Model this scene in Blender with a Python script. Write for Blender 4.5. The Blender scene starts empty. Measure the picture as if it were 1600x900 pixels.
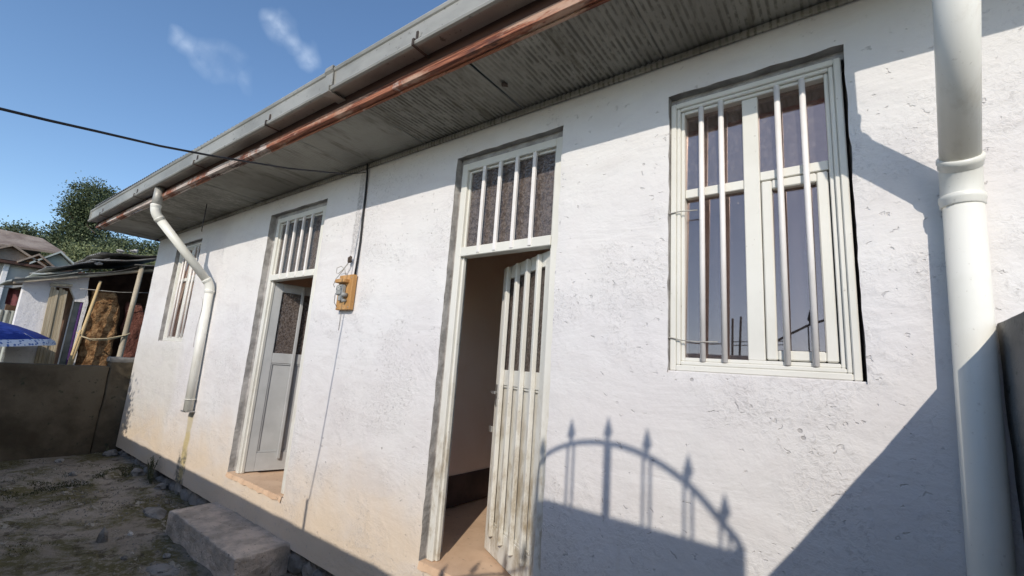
import bpy, bmesh, math, random
from mathutils import Vector, Matrix, noise as mnoise

random.seed(7)
scene = bpy.context.scene
col = scene.collection

# ------------------------------------------------------------------ camera
cam_d = bpy.data.cameras.new('camera')
cam = bpy.data.objects.new('camera', cam_d)
col.objects.link(cam)
CR = Vector((0.80271924, 0.5924102, 0.06849803))
CU = Vector((0.05100934, -0.18264589, 0.98185464))
CF = Vector((-0.59417159, 0.78465956, 0.17683182))
CP = Vector((2.11957, -2.05569, 1.17621))
cam.matrix_world = Matrix(((CR.x, CU.x, -CF.x, CP.x), (CR.y, CU.y, -CF.y, CP.y), (CR.z, CU.z, -CF.z, CP.z), (0, 0, 0, 1)))
cam_d.sensor_width = 36.0
cam_d.lens = 693.33 / 1600 * 36
cam_d.clip_start = 0.02
cam_d.clip_end = 3000
scene.camera = cam

# ------------------------------------------------------------------ sun and sky
SUN = Vector((0.478, -1.0, 0.676)).normalized()        # towards the sun
sun_d = bpy.data.lights.new('sun', 'SUN')
sun_d.energy = 2.6
sun_d.angle = math.radians(0.42)
sun_d.color = (1.0, 0.92, 0.81)
sun = bpy.data.objects.new('sun', sun_d)
sun.rotation_euler = SUN.to_track_quat('Z', 'Y').to_euler()
sun.location = SUN * 30
col.objects.link(sun)

world = bpy.data.worlds.new('World')
scene.world = world
world.use_nodes = True
wn, wl = world.node_tree.nodes, world.node_tree.links
wn.clear()
w_out = wn.new('ShaderNodeOutputWorld')
w_bg = wn.new('ShaderNodeBackground')
w_sky = wn.new('ShaderNodeTexSky')
w_sky.sky_type = 'NISHITA'
w_sky.sun_disc = False
w_sky.sun_elevation = math.asin(SUN.z)
w_sky.sun_rotation = math.atan2(SUN.x, SUN.y)
w_sky.altitude = 400
w_sky.air_density = 1.0
w_sky.dust_density = 0.7
w_sky.ozone_density = 2.2
w_bg.inputs['Strength'].default_value = 0.15
# thin wisps of cloud: soft streaks along short paths on the dome, torn up by noise
w_tc = wn.new('ShaderNodeTexCoord')
def wnoise(scale, detail, rough):
    n = wn.new('ShaderNodeTexNoise')
    n.inputs['Scale'].default_value = scale; n.inputs['Detail'].default_value = detail; n.inputs['Roughness'].default_value = rough
    wl.new(w_tc.outputs['Generated'], n.inputs['Vector'])
    return n
def wmath(op, a, b=None, clamp=False):
    n = wn.new('ShaderNodeMath'); n.operation = op; n.use_clamp = clamp
    for i, v in enumerate((a, b)):
        if v is None: continue
        if isinstance(v, (int, float)): n.inputs[i].default_value = v
        else: wl.new(v, n.inputs[i])
    return n.outputs[0]
def wvec(op, a, b):
    n = wn.new('ShaderNodeVectorMath'); n.operation = op
    for i, v in enumerate((a, b)):
        if isinstance(v, (tuple, Vector)): n.inputs[i].default_value = v
        else: wl.new(v, n.inputs[i])
    return n.outputs['Value'] if op == 'DISTANCE' else n.outputs['Vector']
warp = wvec('MULTIPLY', wvec('SUBTRACT', wnoise(9, 3, .5).outputs['Color'], (.5, .5, .5)), (.10, .10, .10))
wdir = wvec('ADD', w_tc.outputs['Generated'], warp)
def wisp(pts):
    best = None
    for x_, y_, z_, r in pts:
        d = wmath('DIVIDE', wvec('DISTANCE', wdir, Vector((x_, y_, z_)).normalized()), r)
        best = d if best is None else wmath('MINIMUM', best, d)
    return wmath('SUBTRACT', 1.0, best, True)
masks = [wisp([(-.8508, .1775, .4946, .020), (-.8490, .1950, .4900, .026), (-.8464, .2198, .4851, .034), (-.8410, .2400, .4850, .038), (-.8346, .2668, .4820, .026)]),
         wisp([(-.7819, .2683, .5627, .024), (-.7807, .2860, .5556, .032), (-.7795, .3032, .5482, .026), (-.7775, .3300, .5350, .030)]),
         wisp([(-.30, -.72, .62, .05), (-.15, -.75, .64, .06)]), wisp([(.62, -.55, .56, .05), (.72, -.45, .52, .05)]), wisp([(.5, .62, .60, .05), (.40, .70, .59, .06)])]
cm = masks[0]
for m in masks[1:]: cm = wmath('MAXIMUM', cm, m)
wn1 = wmath('ADD', wmath('MULTIPLY', wnoise(26, 6, .6).outputs['Fac'], 1.5), -.25, True)
cm = wmath('MULTIPLY', wmath('MULTIPLY', wmath('POWER', cm, 1.25), wn1), .72, True)
w_hs = wn.new('ShaderNodeHueSaturation')
w_hs.inputs['Saturation'].default_value = 1.08
w_hs.inputs['Value'].default_value = 1.0
wl.new(w_sky.outputs['Color'], w_hs.inputs['Color'])
w_mix = wn.new('ShaderNodeMixRGB')
w_mix.inputs['Color2'].default_value = (4.6, 5.3, 6.3, 1)
wl.new(cm, w_mix.inputs['Fac'])
wl.new(w_hs.outputs['Color'], w_mix.inputs['Color1'])
wl.new(w_mix.outputs['Color'], w_bg.inputs['Color'])
wl.new(w_bg.outputs['Background'], w_out.inputs['Surface'])

scene.view_settings.view_transform = 'Standard'
scene.view_settings.look = 'None'
scene.view_settings.exposure = 0.34
scene.view_settings.gamma = 1.0
scene.view_settings.use_curve_mapping = False
scene.render.engine = 'CYCLES'
scene.cycles.max_bounces = 7
scene.cycles.diffuse_bounces = 5
scene.cycles.glossy_bounces = 3
scene.cycles.transparent_max_bounces = 6

# ------------------------------------------------------------------ helpers: materials
class NT:
    def __init__(self, name):
        self.m = bpy.data.materials.new(name); self.m.use_nodes = True
        self.t = self.m.node_tree; self.n = self.t.nodes; self.l = self.t.links
        self.b = self.n['Principled BSDF']
        self.out = self.n['Material Output']
        g = self.n.new('ShaderNodeNewGeometry'); self.pos = g.outputs['Position']; self.geo = g
    def put(self, sock, v):
        if isinstance(v, (int, float)): sock.default_value = v
        elif isinstance(v, tuple): sock.default_value = (*v, 1) if (len(v) == 3 and sock.type == 'RGBA') else v
        else: self.l.new(v, sock)
    def math(self, op, a, b=None, c=None, clamp=False):
        n = self.n.new('ShaderNodeMath'); n.operation = op; n.use_clamp = clamp
        for i, v in enumerate((a, b, c)):
            if v is not None: self.put(n.inputs[i], v)
        return n.outputs[0]
    def noise(self, scale, detail=4, rough=.55, vec=None, stretch=None, dist=0):
        n = self.n.new('ShaderNodeTexNoise')
        n.inputs['Scale'].default_value = scale; n.inputs['Detail'].default_value = detail
        n.inputs['Roughness'].default_value = rough; n.inputs['Distortion'].default_value = dist
        v = vec or self.pos
        if stretch:
            mp = self.n.new('ShaderNodeMapping'); mp.inputs['Scale'].default_value = stretch
            self.l.new(v, mp.inputs['Vector']); v = mp.outputs['Vector']
        self.l.new(v, n.inputs['Vector'])
        return n.outputs['Fac']
    def voro(self, scale, feature='F1', vec=None, out='Distance', rand=1.0):
        n = self.n.new('ShaderNodeTexVoronoi'); n.feature = feature
        n.inputs['Scale'].default_value = scale
        n.inputs['Randomness'].default_value = rand
        self.l.new(vec or self.pos, n.inputs['Vector'])
        return n.outputs[out]
    def ramp(self, fac, lo, hi, a=0.0, b=1.0):
        n = self.n.new('ShaderNodeMapRange'); n.interpolation_type = 'SMOOTHSTEP'
        self.put(n.inputs['Value'], fac)
        n.inputs['From Min'].default_value = lo; n.inputs['From Max'].default_value = hi
        n.inputs['To Min'].default_value = a; n.inputs['To Max'].default_value = b
        return n.outputs['Result']
    def mix(self, fac, a, b):
        n = self.n.new('ShaderNodeMixRGB')
        self.put(n.inputs['Fac'], fac); self.put(n.inputs['Color1'], a); self.put(n.inputs['Color2'], b)
        return n.outputs['Color']
    def sep(self):
        n = self.n.new('ShaderNodeSeparateXYZ'); self.l.new(self.pos, n.inputs[0]); return n.outputs
    def bump(self, h, strength=.5, dist=.01):
        n = self.n.new('ShaderNodeBump'); n.inputs['Strength'].default_value = strength
        n.inputs['Distance'].default_value = dist
        self.l.new(h, n.inputs['Height']); self.l.new(n.outputs['Normal'], self.b.inputs['Normal'])
        return n
    def fin(self, color, rough=.7, metal=0., spec=None):
        self.put(self.b.inputs['Base Color'], color); self.put(self.b.inputs['Roughness'], rough)
        self.b.inputs['Metallic'].default_value = metal
        if spec is not None: self.b.inputs['Specular IOR Level'].default_value = spec
        return self.m

def pm(name, c1, c2, scale=4, rough=.7, bump=.3, bscale=40, metal=0., stretch=None, bdist=.004, lo=.35, hi=.65, spec=.35, speck=None):
    t = NT(name)
    f = t.ramp(t.noise(scale, 5, .6, stretch=stretch), lo, hi)
    c = t.mix(f, c1, c2)
    if speck:
        s = t.ramp(t.noise(scale * 9, 3, .6), .62, .72)
        c = t.mix(s, c, speck)
    if bump: t.bump(t.noise(bscale, 5, .65, stretch=stretch), bump, bdist)
    return t.fin(c, rough, metal, spec)

MAT = {}
def wall_mat():
    t = NT('painted_plaster')
    x, y, z = t.sep()[0], t.sep()[1], t.sep()[2]
    big = t.ramp(t.noise(1.1, 4, .6), .35, .65)
    fine = t.noise(7, 6, .65)
    c = t.mix(big, (.70, .675, .665), (.725, .71, .695))
    c = t.mix(t.ramp(fine, .45, .75, 0, .35), c, (.63, .60, .60))
    # bare patch of newer render round the far window
    gx = t.math('ADD', x, t.math('MULTIPLY', t.noise(2.2, 3), .5))
    patch = t.math('MULTIPLY', t.ramp(gx, -4.15, -4.45), t.ramp(z, 1.5, 1.0))
    c = t.mix(t.math('MULTIPLY', patch, .55), c, (.60, .57, .50))
    # soil splashed up from the yard
    zz = t.math('ADD', z, t.math('MULTIPLY', t.math('SUBTRACT', t.noise(1.6, 5, .6), .5), .9))
    spl = t.ramp(zz, .62, -.18)
    spl = t.math('MULTIPLY', spl, t.ramp(x, 1.2, .2, .45, 1))
    c = t.mix(t.math('MULTIPLY', spl, .75), c, (.70, .55, .38))
    # rain streaks
    st = t.ramp(t.noise(3.0, 5, .7, stretch=(6, 6, .35)), .58, .74)
    low = t.ramp(z, 1.1, -.1)
    c = t.mix(t.math('MULTIPLY', t.math('MULTIPLY', st, low), .3), c, (.52, .47, .38))
    # yellow-green run below the far downpipe
    xs = t.math('ADD', t.math('ADD', x, 3.86), t.math('MULTIPLY', t.math('SUBTRACT', t.noise(5, 4), .5), .12))
    run = t.math('MULTIPLY', t.ramp(t.math('ABSOLUTE', xs), .10, .045), t.ramp(z, .5, .42))
    c = t.mix(t.math('MULTIPLY', run, .75), c, (.50, .40, .16))
    edge = t.math('MULTIPLY', t.math('MULTIPLY', t.ramp(t.math('ABSOLUTE', t.math('ADD', xs, .02)), .17, .08), t.ramp(z, .1, -.12)), t.ramp(t.noise(11, 5, .7), .4, .6))
    c = t.mix(edge, c, (.10, .10, .09))
    # small dark pits and scuffs
    vp = t.voro(9)
    pit = t.math('MULTIPLY', t.ramp(vp, .085, .055), t.ramp(t.noise(2.3, 2), .47, .6))
    c = t.mix(t.math('MULTIPLY', pit, .6), c, (.30, .28, .27))
    # rough mortar filled into the cable chase
    ch = t.math('MULTIPLY', t.ramp(t.math('ABSOLUTE', t.math('ADD', t.math('ADD', x, 1.105), t.math('MULTIPLY', t.math('SUBTRACT', fine, .5), .10))), .05, .03), t.ramp(z, 1.98, 2.06))
    n60 = t.noise(46, 4, .72, dist=.6)
    c = t.mix(t.math('MULTIPLY', ch, t.ramp(n60, .35, .65, .15, .75)), c, (.36, .34, .33))
    # relief: trowelled render, crumbly patches, chips and scratches
    flz = t.ramp(t.noise(1.7, 4, .65, dist=.5), .45, .64)
    spk = t.math('MULTIPLY', t.ramp(n60, .54, .62), flz)
    c = t.mix(t.math('MULTIPLY', spk, .36), c, (.36, .34, .335))  # tiny shadows of the crumbly patches painted in as dark flecks
    wv = t.n.new('ShaderNodeVectorMath'); wv.operation = 'MULTIPLY_ADD'
    cn = t.n.new('ShaderNodeTexNoise'); cn.inputs['Scale'].default_value = 22; cn.inputs['Detail'].default_value = 3
    t.l.new(t.pos, cn.inputs['Vector'])
    t.l.new(cn.outputs['Color'], wv.inputs[0]); wv.inputs[1].default_value = (.12, .12, .10); t.l.new(t.pos, wv.inputs[2])
    mp = t.n.new('ShaderNodeMapping'); mp.inputs['Scale'].default_value = (.7, 1, 1.5); mp.inputs['Rotation'].default_value = (0, .35, 0)
    t.l.new(wv.outputs[0], mp.inputs['Vector'])
    vn = t.n.new('ShaderNodeTexVoronoi'); vn.inputs['Scale'].default_value = 27; t.l.new(mp.outputs[0], vn.inputs['Vector'])
    cs = t.n.new('ShaderNodeSeparateXYZ'); t.l.new(vn.outputs['Color'], cs.inputs[0])
    chip = t.math('MULTIPLY', t.ramp(vn.outputs['Distance'], .27, .14), t.ramp(t.math('ADD', cs.outputs[0], t.math('MULTIPLY', t.noise(1.6, 4, .65), 1.5)), 1.52, 1.62))
    c = t.mix(t.math('MULTIPLY', chip, .34), c, (.36, .34, .33))
    tro = t.noise(2.6, 5, .6, stretch=(.55, 1, 1.7), dist=.6)
    c = t.mix(t.ramp(tro, .50, .66, 0, .30), c, (.60, .565, .55))
    h = t.math('ADD', t.math('MULTIPLY', t.noise(5, 5, .62), 1.2), t.math('MULTIPLY', n60, t.math('ADD', .10, t.math('MULTIPLY', t.math('MAXIMUM', ch, flz), .80))))
    h = t.math('ADD', h, t.math('MULTIPLY', tro, 1.3))
    h = t.math('SUBTRACT', h, t.math('MULTIPLY', t.math('MAXIMUM', pit, chip), .5))
    t.bump(h, .62, .012)
    return t.fin(c, .85, 0, .2)
MAT['wall'] = wall_mat()
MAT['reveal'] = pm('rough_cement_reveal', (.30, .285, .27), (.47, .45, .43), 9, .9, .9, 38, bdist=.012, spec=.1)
MAT['inner'] = pm('inner_plaster', (.82, .62, .48), (.86, .68, .55), 2, .85, .2, 30, spec=.15)
MAT['skirt'] = pm('dark_skirting_paint', (.05, .035, .03), (.09, .06, .05), 5, .7, .2, 30)
MAT['floor'] = pm('red_cement_floor', (.60, .41, .27), (.70, .50, .34), 3, .7, .25, 40, speck=(.42, .30, .21))
MAT['foundation'] = pm('foundation_concrete', (.10, .095, .085), (.20, .19, .175), 5, .95, .9, 22, bdist=.02, spec=.1)
MAT['stone'] = pm('grey_fieldstone', (.14, .135, .125), (.27, .26, .245), 6, .9, .8, 26, bdist=.015, spec=.15, speck=(.10, .10, .08))
def cream(name, dirt):
    t = NT(name)
    z = t.sep()[2]
    c = t.mix(t.ramp(t.noise(3, 5, .6), .3, .7), (.68, .665, .60), (.74, .725, .665))
    d = t.ramp(t.noise(10, 6, .7, stretch=(1, 1, .5)), .42, .68)
    lowd = t.ramp(z, 1.45, .2)
    c = t.mix(t.math('MULTIPLY', t.math('MULTIPLY', d, lowd), dirt), c, (.34, .27, .17))
    s = t.ramp(t.noise(55, 2, .5), .70, .76)
    c = t.mix(t.math('MULTIPLY', s, .4 * (1 if dirt > .4 else .5)), c, (.30, .26, .2))
    t.bump(t.noise(22, 4, .6, stretch=(1, 1, .25)), .25, .003)
    return t.fin(c, .5, 0, .4)
MAT['cream'] = cream('cream_gloss_paint', .45)
MAT['cream_dirty'] = cream('stained_cream_paint', .9)
MAT['greypaint'] = pm('grey_gloss_paint', (.42, .425, .42), (.48, .485, .48), 4, .5, .2, 30)
MAT['bar'] = pm('painted_steel_bar', (.76, .73, .70), (.82, .79, .77), 8, .45, .2, 60, bdist=.002)
MAT['soffit'] = None
def soffit():
    t = NT('weathered_ribbed_sheet')
    x = t.sep()[0]
    a = t.ramp(t.noise(1.1, 5, .65), .35, .65)
    c = t.mix(a, (.24, .23, .20), (.36, .35, .305))
    rib = t.ramp(t.math('SINE', t.math('MULTIPLY', x, 2 * math.pi / .030)), -.2, .9)
    zone = t.ramp(t.noise(1.3, 3, .6, stretch=(1, .5, 1)), .36, .56, .25, 1)
    brk = t.ramp(t.noise(26, 4, .7, stretch=(1, .45, 1)), .38, .58)
    c = t.mix(t.math('MULTIPLY', t.math('MULTIPLY', rib, zone), t.math('MULTIPLY', brk, .75)), c, (.085, .08, .066))  # groove dirt, with shade between the ribs painted into the colour
    b = t.ramp(t.noise(2.4, 4, .7, stretch=(3, .6, 1)), .52, .68)
    c = t.mix(t.math('MULTIPLY', b, .6), c, (.11, .098, .072))
    y = t.sep()[1]
    t.bump(t.noise(60, 4, .7), .35, .004)
    return t.fin(c, .85, 0, .15)
MAT['soffit'] = soffit()
def fascia_wood():
    t = NT('peeling_fascia_wood')
    x = t.sep()[0]
    grain = t.noise(60, 5, .7, stretch=(.03, 1, 1))
    red = t.mix(t.ramp(grain, .38, .62), (.12, .035, .02), (.40, .16, .09))
    red = t.mix(t.ramp(t.noise(5, 5, .7, stretch=(.4, 1, 1)), .50, .62), red, (.46, .30, .22))
    pale = t.mix(t.ramp(grain, .35, .65), (.33, .26, .22), (.62, .54, .49))
    p = t.noise(1.6, 6, .7, stretch=(1, .6, .6), dist=.5)
    # the right-hand boards have lost their paint
    bare = t.ramp(t.math('ADD', p, t.math('MULTIPLY', t.ramp(x, -2.6, .3), .16)), .50, .56)
    c = t.mix(bare, pale, red)
    c = t.mix(t.ramp(t.noise(9, 5, .75, stretch=(.25, 1, 1)), .56, .66), c, (.09, .04, .03))
    t.bump(grain, .8, .006)
    return t.fin(c, .65, 0, .3)
MAT['fascia'] = fascia_wood()
MAT['fascia_dark'] = pm('dark_rafter_wood', (.05, .028, .022), (.11, .055, .04), 3, .8, .5, 40, stretch=(.1, 1, 1))
MAT['gutter'] = pm('weathered_galvanised_gutter', (.26, .255, .23), (.40, .39, .355), 2.5, .5, .25, 30, metal=.25, stretch=(.5, 1, 1), speck=(.17, .17, .15), bdist=.003)
MAT['strap'] = pm('rusty_strap', (.05, .04, .035), (.10, .07, .055), 8, .8, .3, 50)
def pvc():
    t = NT('weathered_pvc_pipe')
    c = t.mix(t.ramp(t.noise(2.2, 5, .6), .35, .65), (.70, .69, .62), (.78, .77, .71))
    g = t.ramp(t.noise(9, 6, .7, stretch=(1, 1, .12)), .50, .72)
    c = t.mix(t.math('MULTIPLY', g, .38), c, (.46, .42, .33))
    s_ = t.ramp(t.noise(70, 3, .6), .66, .74)
    c = t.mix(t.math('MULTIPLY', s_, .4), c, (.40, .37, .30))
    t.bump(t.noise(14, 4, .6), .12, .003)
    return t.fin(c, t.ramp(g, 0, 1, .38, .6), 0, .4)
MAT['pvc'] = pvc()
MAT['roof'] = pm('corrugated_roof_sheet', (.28, .29, .28), (.42, .43, .42), 1.5, .5, .2, 30, metal=.5)
def glass(name, dust):
    t = NT(name)
    t.n.remove(t.b)
    tr = t.n.new('ShaderNodeBsdfTransparent'); tr.inputs['Color'].default_value = (.86, .86, .88, 1)
    df = t.n.new('ShaderNodeBsdfDiffuse'); df.inputs['Color'].default_value = (.5, .45, .42, 1)
    gl = t.n.new('ShaderNodeBsdfGlossy'); gl.inputs['Roughness'].default_value = .015
    gl.inputs['Color'].default_value = (1.0, .76, .66, 1)  # warm tint puts the hazy sky's reflected colour into the glass
    fr = t.n.new('ShaderNodeFresnel'); fr.inputs['IOR'].default_value = 1.5
    m1 = t.n.new('ShaderNodeMixShader'); m2 = t.n.new('ShaderNodeMixShader')
    sm = t.math('MULTIPLY', t.math('ADD', .5, t.ramp(t.noise(45, 4, .7), .45, .72)), dust)
    sp = t.ramp(t.voro(13), .045, .025)
    sp = t.math('MULTIPLY', sp, t.ramp(t.noise(3, 2), .52, .58))
    t.l.new(t.math('ADD', sm, t.math('MULTIPLY', sp, .7), None, True), m1.inputs['Fac'])
    t.l.new(tr.outputs[0], m1.inputs[1]); t.l.new(df.outputs[0], m1.inputs[2])
    t.l.new(t.math('MINIMUM', t.math('MULTIPLY', fr.outputs[0], 4.6), .34), m2.inputs['Fac'])
    t.l.new(m1.outputs[0], m2.inputs[1]); t.l.new(gl.outputs[0], m2.inputs[2])
    t.l.new(m2.outputs[0], t.out.inputs['Surface'])
    return t.m
MAT['glass'] = glass('haze_tinted_window_glass', .035)
MAT['glass_dusty'] = glass('dusty_haze_tinted_glass', .14)
def figured():
    t = NT('figured_obscure_glass')
    v = t.voro(62, 'SMOOTH_F1')
    n = t.noise(48, 3, .6, dist=1.0)
    c = t.mix(t.ramp(n, .3, .7), (.055, .042, .036), (.16, .13, .115))
    t.bump(t.math('ADD', v, t.math('MULTIPLY', n, .6)), .7, .006)
    return t.fin(c, .16, 0, .6)
MAT['figured'] = figured()
MAT['dark_room_sheet'] = pm('unlit_room_dark', (.06, .05, .05), (.08, .07, .07), 1.5, .9, .1, 30, stretch=(1, 1, 1), spec=.1)  # near black: the room's darkness put into the sheet's colour
MAT['steel'] = pm('black_painted_steel', (.015, .015, .016), (.035, .033, .03), 8, .45, .2, 40)
MAT['gate_panel'] = pm('grey_blue_sheet_steel', (.58, .66, .78), (.62, .70, .80), 3, .5, .2, 20)  # pale blue chosen to bounce light onto the shaded house front
MAT['iron'] = pm('galvanised_latch', (.45, .44, .42), (.55, .54, .52), 20, .4, .2, 60, metal=.8)
MAT['cable'] = pm('black_cable_sheath', (.012, .012, .014), (.025, .025, .028), 12, .55, .1, 40)
MAT['wire'] = pm('bare_aluminium_wire', (.30, .28, .25), (.42, .40, .36), 20, .5, .1, 40)
MAT['board'] = pm('varnished_orange_board', (.42, .22, .075), (.56, .32, .13), 8, .6, .5, 40, stretch=(1, 1, .15), speck=(.30, .15, .06))
MAT['meter'] = pm('grey_meter_case', (.25, .25, .24), (.36, .36, .34), 10, .4, .2, 50)
MAT['meter_face'] = pm('meter_face', (.05, .05, .05), (.55, .54, .50), 60, .3, .0, 50, lo=.45, hi=.55)
def yard():
    t = NT('worn_yard_concrete')
    big = t.ramp(t.noise(.9, 5, .6), .35, .65)
    c = t.mix(big, (.25, .217, .172), (.37, .327, .27))
    moss = t.math('MULTIPLY', t.ramp(t.noise(1.5, 6, .68, dist=.4), .45, .56), t.ramp(t.noise(22, 4, .7), .3, .52))
    c = t.mix(t.math('MULTIPLY', moss, .9), c, (.105, .095, .035))
    pale = t.ramp(t.noise(4.2, 6, .75, stretch=(.6, 1.2, 1)), .57, .62)
    c = t.mix(t.math('MULTIPLY', pale, .75), c, (.48, .44, .37))
    dk = t.ramp(t.noise(7, 6, .75, dist=.4), .57, .63)
    c = t.mix(t.math('MULTIPLY', dk, .6), c, (.075, .06, .045))
    h = t.math('ADD', t.noise(6, 6, .7), t.math('MULTIPLY', t.noise(45, 4, .7), .45))
    h = t.math('ADD', h, t.math('SUBTRACT', t.math('MULTIPLY', pale, .35), t.math('MULTIPLY', dk, .3)))
    t.bump(h, 1.0, .04)
    return t.fin(c, .9, 0, .2)
MAT['yard'] = yard()
MAT['earth'] = pm('dry_earth_and_grass', (.16, .12, .075), (.09, .10, .045), .35, .95, .6, 6, bdist=.05)
MAT['step'] = pm('worn_step_concrete', (.40, .35, .295), (.70, .60, .51), 5, .9, 1.0, 26, bdist=.03, speck=(.17, .15, .12), spec=.15)
MAT['block'] = pm('grey_cement_render', (.15, .145, .135), (.25, .24, .225), 1.8, .9, .7, 22, bdist=.012, speck=(.10, .10, .085), spec=.15)
MAT['bounce_white'] = pm('bounce_white_wall', (.74, .73, .71), (.80, .79, .77), 2, .9, .4, 20, spec=.1)  # white given to the unseen street walls to bounce light back
MAT['block_left'] = pm('shade_dark_render', (.062, .05, .034), (.125, .104, .074), 1.6, .9, .6, 20, bdist=.012, speck=(.05, .052, .035), spec=.15)  # colour lowered, putting the left wall's shade into the render
MAT['shackwhite'] = pm('whitewashed_mud', (.74, .72, .70), (.80, .78, .77), 2, .9, .6, 18, bdist=.015, spec=.1, speck=(.5, .46, .42))
MAT['plank'] = pm('yellowed_old_plank', (.40, .33, .22), (.58, .50, .36), 9, .8, .6, 30, stretch=(2, 2, .12), speck=(.22, .17, .11))
MAT['mud'] = pm('brown_mud_daub', (.20, .10, .045), (.50, .30, .15), 14, .95, 1.0, 30, bdist=.04, speck=(.09, .05, .025), spec=.05)
MAT['mudred'] = pm('red_mud_daub', (.16, .065, .05), (.27, .12, .09), 9, .95, 1.0, 26, bdist=.04, speck=(.07, .035, .03), spec=.05)
MAT['mudside'] = pm('dark_mud_wall', (.10, .06, .04), (.16, .10, .07), 5, .95, .6, 20, spec=.05)
MAT['pole'] = pm('peeled_eucalyptus_pole', (.36, .31, .23), (.52, .46, .36), 6, .8, .4, 30, stretch=(1, 1, .3), speck=(.22, .18, .13))
MAT['polewarm'] = pm('fresh_bamboo_pole', (.55, .40, .20), (.66, .50, .28), 6, .7, .3, 30, stretch=(1, 1, .3))
MAT['rope'] = pm('fibre_rope', (.42, .34, .21), (.55, .46, .30), 30, .9, .5, 90)
MAT['tin'] = pm('old_rusty_tin', (.13, .125, .115), (.28, .275, .26), 3, .7, .3, 30, metal=.3, speck=(.14, .075, .045))
MAT['tinpale'] = pm('pale_tin_sheet', (.34, .36, .33), (.50, .52, .48), 3, .6, .3, 30, metal=.3, speck=(.25, .22, .18))
MAT['purple'] = pm('purple_painted_post', (.07, .03, .13), (.10, .045, .18), 6, .6, .2, 30)
MAT['dullglass'] = pm('grey_green_pane', (.16, .18, .16), (.24, .26, .23), 8, .3, .2, 20)
MAT['umb'] = pm('royal_blue_canvas', (.012, .03, .20), (.02, .05, .27), 5, .8, .2, 40, speck=(.06, .11, .36))
def valance():
    t = NT('white_patterned_valance')
    v = t.voro(26, 'F1')
    c = t.mix(t.ramp(v, .32, .42), (.10, .18, .42), (.62, .68, .78))
    return t.fin(c, .8, 0, .2)
MAT['valance'] = valance()
MAT['oldroof'] = pm('brown_tile_roof', (.20, .15, .12), (.32, .26, .21), 1.5, .85, .5, 10, bdist=.03)
MAT['orangeroof'] = pm('orange_gable', (.42, .19, .09), (.52, .26, .13), 2, .85, .3, 10)
MAT['greengable'] = pm('pale_green_gable', (.40, .42, .36), (.48, .50, .43), 2, .85, .3, 10)
MAT['farwall'] = pm('far_grey_wall', (.38, .36, .33), (.50, .48, .44), 1.5, .9, .3, 10)
MAT['blanket'] = pm('dark_red_blanket', (.11, .035, .04), (.20, .07, .075), 7, .9, .4, 30)
MAT['bark'] = pm('rough_bark', (.11, .085, .065), (.20, .16, .125), 5, .95, .8, 18, stretch=(1, 1, .3), bdist=.02)
def leafm(name, a, b, c2):
    t = NT(name)
    oi = t.n.new('ShaderNodeNewGeometry')
    r = oi.outputs['Random Per Island']
    c = t.mix(r, a, b)
    c = t.mix(t.ramp(t.noise(.9, 3), .45, .65), c, c2)
    return t.fin(c, .65, 0, .3)
MAT['leaf_dark'] = leafm('dark_cypress_foliage', (.040, .062, .030), (.135, .165, .085), (.10, .125, .065))
MAT['leaf_pale'] = leafm('pale_olive_foliage', (.13, .16, .065), (.24, .26, .13), (.17, .19, .09))
MAT['leaf_green'] = leafm('green_hedge_foliage', (.04, .075, .025), (.08, .13, .04), (.05, .09, .03))
MAT['weed'] = leafm('dusty_weed', (.06, .07, .035), (.11, .12, .06), (.08, .085, .05))
MAT['moss'] = pm('dark_moss', (.035, .042, .018), (.07, .075, .032), 14, .95, .8, 60, bdist=.01)
MAT['white_stone'] = pm('pale_stone', (.42, .40, .37), (.60, .58, .55), 8, .9, .6, 25)

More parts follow.
